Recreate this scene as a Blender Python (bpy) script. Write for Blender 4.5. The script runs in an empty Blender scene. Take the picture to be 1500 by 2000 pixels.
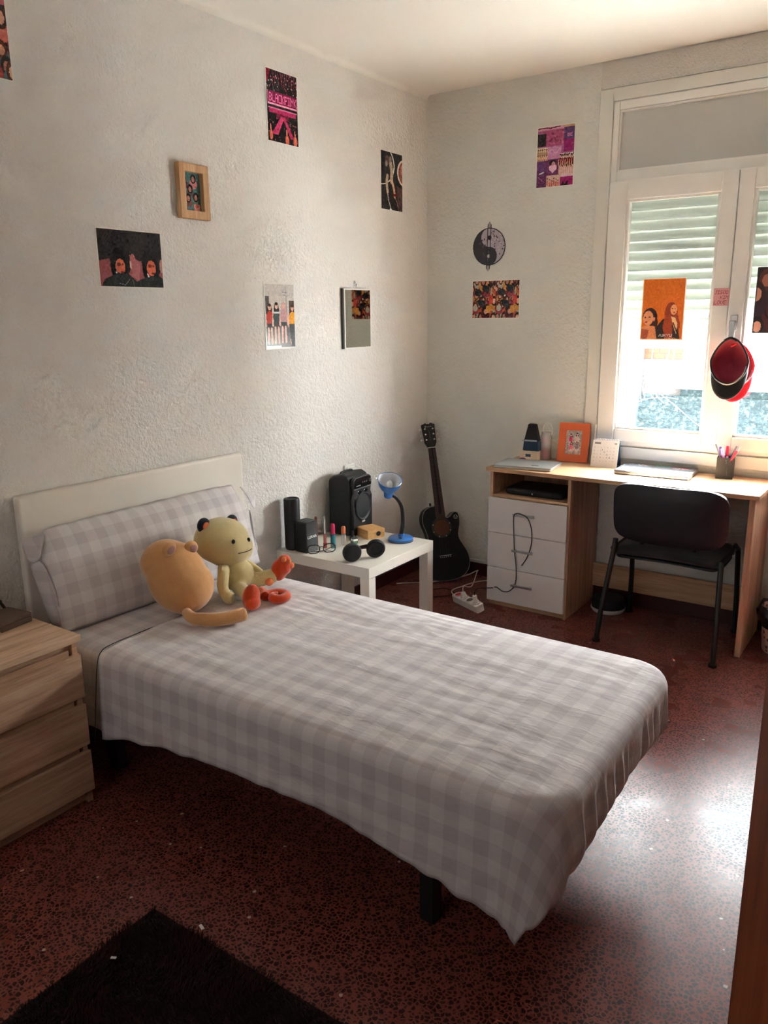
import bpy, bmesh, math, random
import numpy as np
from mathutils import Vector, Matrix, noise

# ------------------------------------------------------------------ camera, light, exposure
SC = bpy.context.scene
COL = SC.collection
PI = math.pi
random.seed(7)

def make_camera():
    cx, cy, cz, yaw, pitch, roll, f = 2.5555, -4.1344, 1.5422, 0.6088, 0.2411, -0.0108, 1556.09
    sy, cyw = math.sin(yaw), math.cos(yaw)
    sp, cp = math.sin(pitch), math.cos(pitch)
    fw = Vector((-sy*cp, cyw*cp, -sp))
    r = Vector((cyw, sy, 0)); u = r.cross(fw)
    cr, sr = math.cos(roll), math.sin(roll)
    r2 = r*cr + u*sr; u2 = -r*sr + u*cr
    cam = bpy.data.cameras.new('camera'); ob = bpy.data.objects.new('camera', cam); COL.objects.link(ob)
    cam.sensor_fit = 'VERTICAL'; cam.sensor_height = 36.0; cam.sensor_width = 27.0
    cam.lens = f/2000*36.0; cam.clip_start = 0.02; cam.clip_end = 200
    m = Matrix(((r2.x, u2.x, -fw.x, cx), (r2.y, u2.y, -fw.y, cy), (r2.z, u2.z, -fw.z, cz), (0, 0, 0, 1)))
    ob.matrix_world = m
    SC.camera = ob
make_camera()

w = bpy.data.worlds.new('daylight'); SC.world = w; w.use_nodes = True
bg = w.node_tree.nodes['Background']
bg.inputs['Color'].default_value = (0.95, 0.97, 1.0, 1); bg.inputs['Strength'].default_value = 9.0
sun = bpy.data.lights.new('sun', 'SUN'); sun.energy = 29.0; sun.angle = math.radians(0.6); sun.color = (1.0, 0.985, 0.95)
so = bpy.data.objects.new('sun', sun); COL.objects.link(so)
so.rotation_euler = Vector((0.5, -1.0, -1.28)).to_track_quat('-Z', 'Y').to_euler(); so.location = (0, 6, 8)
SC.view_settings.view_transform = 'Standard'; SC.view_settings.look = 'None'
SC.view_settings.exposure = 3.40; SC.view_settings.gamma = 1.0; SC.view_settings.use_curve_mapping = False
SC.cycles.max_bounces = 14; SC.cycles.diffuse_bounces = 7; SC.cycles.transparent_max_bounces = 16
SC.cycles.sample_clamp_indirect = 8.0

def portal(name, loc, size, normal):
    l = bpy.data.lights.new(name, 'AREA'); l.shape = 'RECTANGLE'; l.size = size[0]; l.size_y = size[1]
    l.cycles.is_portal = True
    o = bpy.data.objects.new(name, l); COL.objects.link(o); o.location = loc
    o.rotation_euler = Vector(normal).to_track_quat('-Z', 'Z' if abs(normal[2]) < .5 else 'Y').to_euler()
portal('window_portal', (1.68, 0.34, 1.10), (1.3, 0.75), (0, -1, 0))
# unseen fill lamp added behind the camera; no known window there
al = bpy.data.lights.new('rear_fill_lamp', 'AREA'); al.shape = 'RECTANGLE'; al.size = 1.1; al.size_y = 1.3; al.energy = .75; al.color = (1.0, .97, .93)
ao = bpy.data.objects.new('rear_fill_lamp', al); COL.objects.link(ao); ao.location = (1.25, -4.72, 1.55); ao.rotation_euler = (math.radians(90), 0, 0)

# ------------------------------------------------------------------ helpers
def lin(c):
    c = c/255.0
    return c/12.92 if c <= 0.04045 else ((c+0.055)/1.055)**2.4
def rgb(r, g, b): return (lin(r), lin(g), lin(b), 1.0)

def mat(name, color, rough=0.5, metal=0.0, spec=0.5, coat=0.0, sheen=0.0):
    m = bpy.data.materials.new(name); m.use_nodes = True
    b = m.node_tree.nodes['Principled BSDF']
    b.inputs['Base Color'].default_value = color; b.inputs['Roughness'].default_value = rough
    b.inputs['Metallic'].default_value = metal; b.inputs['Specular IOR Level'].default_value = spec
    b.inputs['Coat Weight'].default_value = coat
    if sheen: b.inputs['Sheen Weight'].default_value = sheen
    return m
class NT:
    """small node-tree helper"""
    def __init__(s, m): s.m = m; s.t = m.node_tree; s.b = s.t.nodes['Principled BSDF']
    def n(s, typ, **kw):
        x = s.t.nodes.new(typ)
        for k, v in kw.items(): setattr(x, k, v)
        return x
    def l(s, a, b): s.t.links.new(a, b)
    def coord(s, which='Object', scale=(1, 1, 1)):
        tc = s.n('ShaderNodeTexCoord'); mp = s.n('ShaderNodeMapping'); mp.inputs['Scale'].default_value = scale
        s.l(tc.outputs[which], mp.inputs['Vector']); return mp.outputs['Vector']
    def noise(s, vec, scale, detail=3, rough=.5, dist=0):
        x = s.n('ShaderNodeTexNoise'); x.inputs['Scale'].default_value = scale; x.inputs['Detail'].default_value = detail
        x.inputs['Roughness'].default_value = rough; x.inputs['Distortion'].default_value = dist
        s.l(vec, x.inputs['Vector']); return x.outputs['Fac']
    def ramp(s, fac, stops):
        x = s.n('ShaderNodeValToRGB'); e = x.color_ramp.elements
        while len(e) > 1: e.remove(e[-1])
        e[0].position = stops[0][0]; e[0].color = stops[0][1]
        for p, c in stops[1:]:
            k = e.new(p); k.color = c
        s.l(fac, x.inputs['Fac']); return x.outputs['Color']
    def mix(s, f, a, b, blend='MIX'):
        x = s.n('ShaderNodeMix', data_type='RGBA', blend_type=blend)
        for sock, v in ((x.inputs[0], f), (x.inputs[6], a), (x.inputs[7], b)):
            if isinstance(v, (int, float, tuple)): sock.default_value = v
            else: s.l(v, sock)
        return x.outputs[2]
    def math(s, op, a, b=0.0, c=0.0):
        x = s.n('ShaderNodeMath', operation=op)
        for i, v in enumerate((a, b, c)):
            if isinstance(v, (int, float)): x.inputs[i].default_value = v
            else: s.l(v, x.inputs[i])
        return x.outputs[0]
    def bump(s, h, strength=.3, dist=.01):
        x = s.n('ShaderNodeBump'); x.inputs['Strength'].default_value = strength; x.inputs['Distance'].default_value = dist
        s.l(h, x.inputs['Height']); s.l(x.outputs['Normal'], s.b.inputs['Normal'])
    def col(s, c): s.l(c, s.b.inputs['Base Color'])

class MB:
    """collects shapes into one mesh"""
    def __init__(s): s.v = []; s.f = []; s.uv = None
    def add(s, vs, fs):
        o = len(s.v); s.v += [tuple(p) for p in vs]; s.f += [tuple(i+o for i in f) for f in fs]; return s
    def box(s, x0, x1, y0, y1, z0, z1, M=None):
        vs = [Vector(p) for p in ((x0,y0,z0),(x1,y0,z0),(x1,y1,z0),(x0,y1,z0),(x0,y0,z1),(x1,y0,z1),(x1,y1,z1),(x0,y1,z1))]
        if M: vs = [M @ p for p in vs]
        return s.add(vs, [(0,3,2,1),(4,5,6,7),(0,1,5,4),(1,2,6,5),(2,3,7,6),(3,0,4,7)])
    def prism(s, pts, z0, z1, M=None):
        n = len(pts)
        vs = [Vector((p[0], p[1], z0)) for p in pts] + [Vector((p[0], p[1], z1)) for p in pts]
        if M: vs = [M @ p for p in vs]
        return s.add(vs, [tuple(range(n-1, -1, -1)), tuple(range(n, 2*n))] + [(i, (i+1) % n, n+(i+1) % n, n+i) for i in range(n)])
    def lathe(s, prof, n=24, M=None, cap=True):
        vs = []; fs = []
        for r, z in prof:
            for i in range(n):
                a = 2*PI*i/n; p = Vector((r*math.cos(a), r*math.sin(a), z)); vs.append(M @ p if M else p)
        for j in range(len(prof)-1):
            for i in range(n):
                k = (i+1) % n; fs.append((j*n+i, j*n+k, (j+1)*n+k, (j+1)*n+i))
        if cap:
            if prof[0][0] > 1e-5: fs.append(tuple(range(n-1, -1, -1)))
            if prof[-1][0] > 1e-5: fs.append(tuple((len(prof)-1)*n+i for i in range(n)))
        return s.add(vs, fs)
    def tube(s, pts, r, n=8, ry=None, cap=True):
        """pts: path; r radius or list"""
        P = [Vector(p) for p in pts]; m = len(P); vs = []; fs = []
        rr = r if isinstance(r, (list, tuple)) else [r]*m
        t0 = (P[1]-P[0]).normalized(); up = Vector((0, 0, 1)) if abs(t0.z) < .9 else Vector((1, 0, 0))
        a = t0.cross(up).normalized()
        for j in range(m):
            t = (P[min(j+1, m-1)]-P[max(j-1, 0)]).normalized()
            a = (a - t*a.dot(t)).normalized(); b = t.cross(a)
            for i in range(n):
                an = 2*PI*i/n
                vs.append(P[j] + a*math.cos(an)*rr[j] + b*math.sin(an)*(rr[j] if ry is None else ry))
        for j in range(m-1):
            for i in range(n):
                k = (i+1) % n; fs.append((j*n+i, j*n+k, (j+1)*n+k, (j+1)*n+i))
        if cap: fs += [tuple(range(n-1, -1, -1)), tuple((m-1)*n+i for i in range(n))]
        return s.add(vs, fs)
    def ball(s, c, r, M=None, n=20, m=12):
        if not isinstance(r, (tuple, list)): r = (r, r, r)
        vs = []; fs = []; c = Vector(c)
        for j in range(m+1):
            th = PI*j/m
            for i in range(n):
                ph = 2*PI*i/n
                p = Vector((r[0]*math.sin(th)*math.cos(ph), r[1]*math.sin(th)*math.sin(ph), r[2]*math.cos(th)))
                vs.append((M @ p if M else p) + c)
        for j in range(m):
            for i in range(n):
                k = (i+1) % n; fs.append((j*n+i, (j+1)*n+i, (j+1)*n+k, j*n+k))
        return s.add(vs, fs)
    def build(s, name, m, parent=None, smooth=False, bevel=0, seg=2, remesh=0, M=None, solid=0):
        me = bpy.data.meshes.new(name)
        vs = [tuple(M @ Vector(p)) for p in s.v] if M else s.v
        me.from_pydata(vs, [], s.f); me.validate()
        bm = bmesh.new(); bm.from_mesh(me); bmesh.ops.remove_doubles(bm, verts=bm.verts, dist=1e-6)
        bmesh.ops.recalc_face_normals(bm, faces=bm.faces); bm.to_mesh(me); bm.free()
        o = bpy.data.objects.new(name, me); COL.objects.link(o)
        for mm in (m if isinstance(m, (list, tuple)) else [m]): me.materials.append(mm)
        if parent: o.parent = parent
        if smooth:
            me.polygons.foreach_set('use_smooth', [True]*len(me.polygons))
            if smooth != True:
                me.set_sharp_from_angle(angle=math.radians(smooth))
        if solid:
            q = o.modifiers.new('thick', 'SOLIDIFY'); q.thickness = solid; q.offset = 0
        if remesh:
            q = o.modifiers.new('remesh', 'REMESH'); q.mode = 'VOXEL'; q.voxel_size = remesh; q.use_smooth_shade = True
            q = o.modifiers.new('relax', 'SMOOTH'); q.factor = .5; q.iterations = 6
        if bevel:
            q = o.modifiers.new('bevel', 'BEVEL'); q.width = bevel; q.segments = seg; q.limit_method = 'ANGLE'; q.angle_limit = math.radians(35)
            q.harden_normals = False
            if not smooth:
                me.polygons.foreach_set('use_smooth', [True]*len(me.polygons)); me.set_sharp_from_angle(angle=math.radians(40))
        return o

def tag(o, label=None, cat=None, group=None, kind=None):
    if label: o['label'] = label
    if cat: o['category'] = cat
    if group: o['group'] = group
    if kind: o['kind'] = kind
    return o
def thing(name, label=None, cat=None, loc=(0, 0, 0), rz=0.0, group=None, kind=None, M=None):
    o = bpy.data.objects.new(name, None); COL.objects.link(o); o.empty_display_size = .05
    if M is not None: o.matrix_world = M
    else: o.location = loc; o.rotation_euler = (0, 0, rz)
    return tag(o, label, cat, group, kind)
def structure(o): o['kind'] = 'structure'; return o
def rot(ax, deg): return Matrix.Rotation(math.radians(deg), 4, ax)
def tr(x, y, z): return Matrix.Translation((x, y, z))
def rrect(x0, x1, y0, y1, r, n=6):
    pts = []
    for cx, cy, a0 in ((x1-r, y0+r, -90), (x1-r, y1-r, 0), (x0+r, y1-r, 90), (x0+r, y0+r, 180)):
        for i in range(n+1):
            a = math.radians(a0+90*i/n); pts.append((cx+r*math.cos(a), cy+r*math.sin(a)))
    return pts
def spline(P, n=8):
    P = [Vector(p) for p in P]; out = []
    for i in range(len(P)-1):
        a = P[max(i-1, 0)]; b = P[i]; c = P[i+1]; d = P[min(i+2, len(P)-1)]
        for k in range(n):
            t = k/n
            out.append(.5*((2*b)+(c-a)*t+(2*a-5*b+4*c-d)*t*t+(3*b-a-3*c+d)*t**3))
    out.append(P[-1]); return out
def text_mesh(name, s, size, m, parent, M, ext=.0003):
    cu = bpy.data.curves.new(name, 'FONT'); cu.body = s; cu.size = size; cu.extrude = ext; cu.align_x = 'CENTER'; cu.align_y = 'CENTER'
    t = bpy.data.objects.new(name+'_tmp', cu); COL.objects.link(t)
    dg = bpy.context.evaluated_depsgraph_get(); dg.update()
    me = bpy.data.meshes.new_from_object(t.evaluated_get(dg)); me.transform(M)
    bpy.data.objects.remove(t)
    o = bpy.data.objects.new(name, me); COL.objects.link(o); me.materials.clear(); me.materials.append(m); o.parent = parent
    return o

# ------------------------------------------------------------------ materials
def plaster(name, c, scale=150, strength=.55, dist=.004, blotch=True):
    m = mat(name, c, .85, spec=.25); k = NT(m); v = k.coord()
    n1 = k.noise(v, scale, 3, .55); n2 = k.noise(v, scale*.35, 2)
    vo = k.n('ShaderNodeTexVoronoi', feature='SMOOTH_F1'); vo.inputs['Scale'].default_value = scale*.55; k.l(v, vo.inputs['Vector'])
    h = k.math('ADD', k.math('MULTIPLY', n1, .7), k.math('MULTIPLY', k.math('SUBTRACT', 1.0, vo.outputs['Distance']), .6))
    h = k.math('ADD', h, k.math('MULTIPLY', n2, .5))
    k.bump(h, strength, dist)
    if blotch:
        d = k.noise(v, 1.7, 3)
        k.col(k.mix(k.math('MULTIPLY', d, .25), c, (c[0]*.86, c[1]*.84, c[2]*.80, 1)))
    return m
M_wall = plaster('rough_white_plaster', rgb(229, 227, 223), 125, .8, .008)
M_wallf = plaster('rough_white_plaster_window_wall', rgb(224, 224, 218), 120, .8, .008)
M_wallb = plaster('tan_bounce_cut', rgb(142, 124, 114), 125, .5, .006)  # darker tan put on the unseen walls to cut bounce onto the bed
M_ceil = plaster('smooth_ceiling_paint', rgb(235, 233, 226), 60, .08, .002)
M_roughstrip = plaster('coarse_grey_plaster', rgb(214, 212, 206), 200, .8, .005, False)
M_trim = mat('painted_trim_white', rgb(222, 220, 212), .45)
M_pvc = mat('white_upvc', rgb(232, 231, 226), .28)
M_panel = mat('frosted_grey_panel', rgb(190, 190, 186), .35)
M_white = mat('white_lacquer', rgb(238, 236, 230), .3)
M_drawerw = mat('white_melamine', rgb(226, 222, 220), .38)
M_black = mat('black_plastic', rgb(22, 23, 26), .42)
M_blackgloss = mat('black_gloss', rgb(14, 15, 18), .15)
M_blacksoft = mat('black_soft', rgb(20, 21, 24), .75)
M_grey = mat('dark_grey_plastic', rgb(48, 50, 54), .5)
M_steel = mat('brushed_steel', rgb(190, 190, 188), .32, 1.0)
M_chrome = mat('chrome', rgb(225, 225, 225), .12, 1.0)
M_whitep = mat('white_plastic', rgb(232, 230, 224), .4)
M_rubber = mat('black_cable', rgb(24, 22, 22), .55)

def woodmat(name, c1, c2, c3, axis='Y', scale=1.0, rough=.5):
    m = mat(name, c1, rough, spec=.35); k = NT(m)
    sc = {'X': (1.2, 22, 22), 'Y': (22, 1.2, 22), 'Z': (22, 22, 1.2)}[axis]
    v = k.coord('Object', tuple(q*scale for q in sc))
    n1 = k.noise(v, 1.3, 4, .6, .6); n2 = k.noise(v, 7, 3, .6, .3)
    c = k.ramp(n1, [(.30, c2), (.5, c1), (.68, c3)])
    g = k.ramp(n2, [(.38, (.72, .70, .68, 1)), (.55, (1, 1, 1, 1))])
    k.col(k.mix(.55, c, g, 'MULTIPLY')); k.bump(n2, .08, .001)
    return m
M_oak_y = woodmat('light_oak_veneer_y', rgb(206, 170, 132), rgb(180, 142, 106), rgb(222, 190, 154), 'Y')
M_oak_z = woodmat('light_oak_veneer_z', rgb(200, 158, 128), rgb(178, 134, 106), rgb(214, 178, 148), 'Z')
M_oak_x = woodmat('light_oak_veneer_x', rgb(206, 166, 128), rgb(182, 140, 106), rgb(222, 186, 150), 'X')
M_chest_y = woodmat('sawn_oak_y', rgb(206, 172, 140), rgb(176, 140, 110), rgb(220, 190, 162), 'Y', 1.1)
M_chest_d = woodmat('sawn_oak_front', rgb(188, 152, 122), rgb(158, 124, 96), rgb(204, 170, 142), 'Y', 1.1)
M_beech = woodmat('beech_frame', rgb(205, 162, 118), rgb(186, 140, 98), rgb(218, 180, 138), 'Z', 2)
M_doorwood = woodmat('varnished_brown_door', rgb(130, 62, 28), rgb(104, 44, 20), rgb(146, 76, 36), 'Z', .8, .6)
M_boxwood = woodmat('pale_wood_box', rgb(212, 164, 106), rgb(198, 148, 92), rgb(222, 178, 122), 'X', 2)
M_darkbox = mat('dark_brown_wood', rgb(86, 62, 46), .5)

def terrazzo():
    m = mat('red_terrazzo', rgb(110, 56, 48), .25, spec=.30); k = NT(m); v = k.coord()
    nz = k.n('ShaderNodeTexNoise'); nz.inputs['Scale'].default_value = 55; nz.inputs['Detail'].default_value = 2; k.l(v, nz.inputs['Vector'])
    off = k.n('ShaderNodeVectorMath', operation='SCALE'); off.inputs['Scale'].default_value = .012; k.l(nz.outputs['Color'], off.inputs[0])
    ad = k.n('ShaderNodeVectorMath', operation='ADD'); k.l(v, ad.inputs[0]); k.l(off.outputs[0], ad.inputs[1]); vv = ad.outputs[0]
    e = k.n('ShaderNodeTexVoronoi', feature='DISTANCE_TO_EDGE'); e.inputs['Scale'].default_value = 84; k.l(vv, e.inputs['Vector'])
    f1 = k.n('ShaderNodeTexVoronoi', feature='F1'); f1.inputs['Scale'].default_value = 84; k.l(vv, f1.inputs['Vector'])
    sep = k.n('ShaderNodeSeparateColor'); k.l(f1.outputs['Color'], sep.inputs['Color'])
    thr = k.math('MULTIPLY_ADD', sep.outputs[0], .16, .035)
    chip = k.math('SMOOTH_MIN', 1.0, k.math('MULTIPLY', k.math('SUBTRACT', e.outputs['Distance'], thr), 14.0), .1)
    chip = k.math('MAXIMUM', chip, 0.0)
    chipc = k.ramp(sep.outputs[1], [(0, rgb(42, 16, 14)), (.5, rgb(58, 25, 22)), (.85, rgb(50, 30, 26)), (1, rgb(84, 52, 44))])
    base = k.mix(k.noise(v, 240, 2), rgb(114, 54, 46), rgb(150, 84, 73))
    c = k.mix(chip, base, chipc)
    w2 = k.n('ShaderNodeTexVoronoi', feature='F1'); w2.inputs['Scale'].default_value = 34; k.l(vv, w2.inputs['Vector'])
    s2 = k.n('ShaderNodeSeparateColor'); k.l(w2.outputs['Color'], s2.inputs['Color'])
    wh = k.math('MULTIPLY', k.math('GREATER_THAN', s2.outputs[0], .965), k.math('LESS_THAN', w2.outputs['Distance'], .17))
    c = k.mix(wh, c, rgb(196, 178, 160))
    # tile joints every 40 cm
    xyz = k.n('ShaderNodeSeparateXYZ'); k.l(v, xyz.inputs[0])
    def joint(o, sh):
        t = k.math('ABSOLUTE', k.math('SUBTRACT', k.math('FRACT', k.math('MULTIPLY', k.math('ADD', o, sh), 1/.4035)), .5))
        return k.math('GREATER_THAN', t, .4975)
    j = k.math('MAXIMUM', joint(xyz.outputs[0], .4035*10-1.56), joint(xyz.outputs[1], .4035*20-.3735))
    c = k.mix(k.math('MULTIPLY', j, .55), c, rgb(60, 30, 26))
    k.col(c)
    r = k.math('MULTIPLY_ADD', k.noise(v, 6, 4), .16, .21)
    k.l(k.math('ADD', r, k.math('MULTIPLY', chip, .05)), k.b.inputs['Roughness'])
    k.bump(k.noise(v, 9, 3), .05, .004)
    return m
M_floor = terrazzo()
M_base = mat('dark_red_baseboard', rgb(66, 24, 22), .3)

def gingham(name, l1, l2, l3, cell=.04):
    m = mat(name, l1, .9, spec=.15, sheen=.15); k = NT(m)
    uv = k.n('ShaderNodeTexCoord').outputs['UV']; xyz = k.n('ShaderNodeSeparateXYZ'); k.l(uv, xyz.inputs[0])
    def stripe(o):
        f = k.math('FRACT', k.math('MULTIPLY', k.math('ADD', o, 10*cell), 1/(2*cell)))
        return k.math('MULTIPLY', k.math('GREATER_THAN', f, .5), 1.0)
    s = k.math('MULTIPLY', k.math('ADD', stripe(xyz.outputs[0]), stripe(xyz.outputs[1])), .5)
    c = k.ramp(s, [(0, l1), (.5, l2), (1, l3)])
    n = k.noise(uv, 60, 3); c = k.mix(k.math('MULTIPLY', n, .12), c, rgb(150, 140, 140))
    wv = k.n('ShaderNodeMapping'); wv.inputs['Scale'].default_value = (9, 30, 1); k.l(uv, wv.inputs['Vector'])
    wr = k.noise(wv.outputs[0], 1.2, 4, .55, .8)
    fine = k.noise(uv, 900, 1)
    k.col(c); k.bump(k.math('ADD', wr, k.math('MULTIPLY', fine, .05)), .24, .008)
    return m
M_gingham = gingham('grey_gingham_cotton', rgb(220, 216, 216), rgb(209, 204, 205), rgb(197, 191, 194))

def art_material(name='printed_picture', rough=.35, coat=.0):
    m = mat(name, (1, 1, 1, 1), rough, spec=.4, coat=coat); k = NT(m)
    a = k.n('ShaderNodeAttribute', attribute_name='print'); k.col(a.outputs['Color'])
    return m
M_art = art_material()
M_artgloss = art_material('laminated_print', .18)

def glass_material():
    m = bpy.data.materials.new('window_glass'); m.use_nodes = True; t = m.node_tree; t.nodes.clear()
    o = t.nodes.new('ShaderNodeOutputMaterial'); mx = t.nodes.new('ShaderNodeMixShader'); lw = t.nodes.new('ShaderNodeLayerWeight'); pw = t.nodes.new('ShaderNodeMath'); pw.operation = 'POWER'; pw.inputs[1].default_value = 4.0
    t.links.new(lw.outputs['Facing'], pw.inputs[0]); f = t.nodes.new('ShaderNodeMath'); f.operation = 'MULTIPLY_ADD'; f.inputs[1].default_value = .9; f.inputs[2].default_value = .03; t.links.new(pw.outputs[0], f.inputs[0])
    tr_ = t.nodes.new('ShaderNodeBsdfTransparent'); g = t.nodes.new('ShaderNodeBsdfGlossy')
    tr_.inputs['Color'].default_value = (.97, .985, .98, 1); g.inputs['Roughness'].default_value = .02
    t.links.new(f.outputs[0], mx.inputs[0]); t.links.new(tr_.outputs[0], mx.inputs[1]); t.links.new(g.outputs[0], mx.inputs[2])
    t.links.new(mx.outputs[0], o.inputs[0]); return m
M_glass = glass_material()
def clear_material(name, col, alpha, rough=.1):
    m = bpy.data.materials.new(name); m.use_nodes = True; t = m.node_tree; b = t.nodes['Principled BSDF']
    b.inputs['Base Color'].default_value = col; b.inputs['Roughness'].default_value = rough; b.inputs['Alpha'].default_value = alpha
    return m
M_lens = clear_material('thin_clear_lens', rgb(235, 238, 238), .12, .03)
M_clear = clear_material('clear_plastic', rgb(225, 228, 228), .35, .08)
def shutter_material():
    m = bpy.data.materials.new('translucent_white_slats'); m.use_nodes = True; t = m.node_tree; t.nodes.clear()
    o = t.nodes.new('ShaderNodeOutputMaterial'); mx = t.nodes.new('ShaderNodeMixShader'); d = t.nodes.new('ShaderNodeBsdfDiffuse'); r = t.nodes.new('ShaderNodeBsdfTranslucent')
    d.inputs['Color'].default_value = (.66, .70, .66, 1); r.inputs['Color'].default_value = (.72, .80, .74, 1); mx.inputs[0].default_value = .022
    t.links.new(d.outputs[0], mx.inputs[1]); t.links.new(r.outputs[0], mx.inputs[2]); t.links.new(mx.outputs[0], o.inputs[0]); return m
M_shutter = shutter_material()

# ------------------------------------------------------------------ the room
H = 2.73; XR = 2.95; YB = -4.75; T = .22
structure(MB().box(-T, XR+T, YB-T, T, -.1, 0).build('floor', M_floor))
structure(MB().box(-T, XR+T, YB-T, T, H, H+.12).build('ceiling', M_ceil))
structure(MB().box(-T, 0, YB-T, T, 0, H).build('wall_left', M_wall))
# window wall with its opening
WX0, WX1, WZ0, WZ1 = 1.07, 2.29, .80, 2.54
structure(MB().box(0, WX0, 0, T, 0, H).box(WX1, XR, 0, T, 0, H).box(WX0, WX1, 0, T, 0, WZ0).box(WX0, WX1, 0, T, WZ1, H).build('wall_front', M_wallf))
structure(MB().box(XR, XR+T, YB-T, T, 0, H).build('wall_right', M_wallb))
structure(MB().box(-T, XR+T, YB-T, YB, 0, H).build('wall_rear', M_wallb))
# soft plaster cove where left wall meets ceiling
cv = MB()
n = 6; prof = [(.025*(1-math.sin(PI/2*i/n)), H-.025*(1-math.cos(PI/2*i/n))) for i in range(n+1)]
vs = [(p[0], YB, p[1]) for p in prof]+[(p[0], 0, p[1]) for p in prof]+[(0, YB, H), (0, 0, H)]
cv.add(vs, [(i, i+1, n+2+i, n+1+i) for i in range(n)])
structure(cv.build('trim_1', M_ceil, smooth=True))
# baseboards and cable trunking on the wall
structure(MB().box(.0, .012, YB, 0, 0, .078).build('baseboard_left', M_base, bevel=.002))
structure(MB().box(.012, XR-.012, -.012, 0, 0, .078).build('baseboard_front', M_base, bevel=.002))
structure(MB().box(XR-.012, XR, YB, 0, 0, .078).build('baseboard_right', M_base, bevel=.002))
tag(MB().box(.02, 1.9, -.014, -.0005, .080, .098).build('cable_trunking', M_whitep, bevel=.002),
    'thin white cable trunking running along the top of the dark baseboard under the window wall', 'cable trunking')
# painted board around the window and the coarse plaster above it
structure(MB().box(1.0, 1.066, -.010, 0, .0, 2.60).box(1.066, 2.36, -.010, 0, 2.545, 2.60).box(2.294, 2.36, -.010, 0, 0, 2.545).build('trim_2', M_trim, bevel=.002))
structure(MB().box(1.0, XR, -.006, 0, 2.605, H-.004).build('trim_3', M_roughstrip))

# ------------------------------------------------------------------ window
win = thing('window_1', 'white plastic casement window above the desk with half lowered roller shutter', None, (0, 0, 0), kind='structure')
F0, F1 = -.006, .06
fr = MB().box(WX0, 1.10, F0, F1, WZ0, WZ1).box(2.26, WX1, F0, F1, WZ0, WZ1).box(1.10, 2.26, F0, F1, 2.503, WZ1).box(1.10, 2.26, F0, F1, 2.17, 2.222)
fr.box(1.10, 2.26, F0, F1, .868, .895).box(1.10, 2.26, -.012, F1, .80, .862).box(1.10, 2.26, .004, F1, .862, .868)
fr.build('window_frame', M_pvc, win, bevel=.003)
MB().box(1.10, 2.26, .018, .05, 2.222, 2.503).build('transom_panel', M_panel, win)
MB().box(1.10, 2.26, .004, .018, 2.494, 2.503).box(1.10, 2.26, .004, .018, 2.222, 2.230).box(1.10, 1.108, .004, .018, 2.230, 2.494).box(2.252, 2.26, .004, .018, 2.230, 2.494).build('glazing_bead', M_pvc, win, bevel=.002)
def sash(x0, x1, g0, g1, ya):
    z0, z1, gz0, gz1 = .892, 2.172, .955, 2.085
    s = MB().box(x0, g0, ya, .05, z0, z1).box(g1, x1, ya, .05, z0, z1).box(g0, g1, ya, .05, z0, gz0).box(g0, g1, ya, .05, gz1, z1)
    so_ = s.build('sash', M_pvc, win, bevel=.004)
    b = MB()
    w_ = .012
    b.box(g0, g0+w_, ya+.008, .0, gz0, gz1).box(g1-w_, g1, ya+.008, .0, gz0, gz1).box(g0+w_, g1-w_, ya+.008, .0, gz0, gz0+w_).box(g0+w_, g1-w_, ya+.008, .0, gz1-w_, gz1)
    b.build('glazing_bead', M_pvc, so_, bevel=.003)
    MB().box(g0+.002, g1-.002, .001, .003, gz0+.002, gz1-.002).build('pane', M_glass, so_)
    return so_
s1 = sash(1.074, 1.678, 1.165, 1.605, -.022)
s2 = sash(1.682, 2.286, 1.75, 2.195, -.030)
MB().lathe([(.006, 0), (.006, .10)], 10, tr(1.068, -.020, 2.06)).build('hinge', M_pvc, s1, smooth=40)
MB().lathe([(.006, 0), (.006, .07)], 10, tr(1.068, -.020, .90)).build('hinge', M_pvc, s1, smooth=40)
hd = MB().box(1.698, 1.730, -.040, -.030, 1.46, 1.53).box(1.703, 1.725, -.062, -.040, 1.475, 1.495)
hd.box(1.701, 1.727, -.074, -.060, 1.385, 1.505)
hd.build('handle', M_steel, s2, bevel=.003)
# roller shutter behind the glass, lowered half way
slat = MB(); zt = 2.50; ph = .0485; z = 1.366
slat.box(1.09, 2.27, .098, .108, z, z+.040)   # bottom bar
z += .044
while z < zt:
    prof = [(.103+.014*math.sin(PI*i/8)**.7*(1-.5*i/8), z+ph*1.03*i/8) for i in range(9)]
    prof2 = [(p[0]+.0025, p[1]) for p in prof]
    pts = prof+prof2[::-1]
    # extrude along x
    n = len(pts); vs = [(1.09, p[0]-.012, p[1]) for p in pts]+[(2.27, p[0]-.012, p[1]) for p in pts]
    q = 8
    fs = [(i, i+1, n+i+1, n+i) for i in range(n-1)]+[(n-1, 0, n, 2*n-1), tuple(range(n-1, -1, -1)), tuple(range(n, 2*n))]
    slat.add(vs, fs); z += ph
slat.build('roller_shutter', M_shutter, win)
MB().box(1.074, 1.092, .075, .125, .86, 2.52).box(2.268, 2.286, .075, .125, .86, 2.52).build('shutter_guide', M_pvc, win)
M_ext = mat('white_exterior_sill', rgb(206, 206, 202), .6)
MB().box(1.04, 2.32, .062, .36, .80, .862).build('outer_sill', M_ext, win, bevel=.004)

w2 = thing('fill_lamp_frame', None, None, (1.25, -4.74, 1.55), kind='structure')  # unseen frame added around the rear fill lamp, not a known window
MB().box(-.62, -.55, -.008, .03, -.72, .72).box(.55, .62, -.008, .03, -.72, .72).box(-.55, .55, -.008, .03, -.72, -.65).box(-.55, .55, -.008, .03, .65, .72).build('window_frame', M_pvc, w2, bevel=.003)
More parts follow.
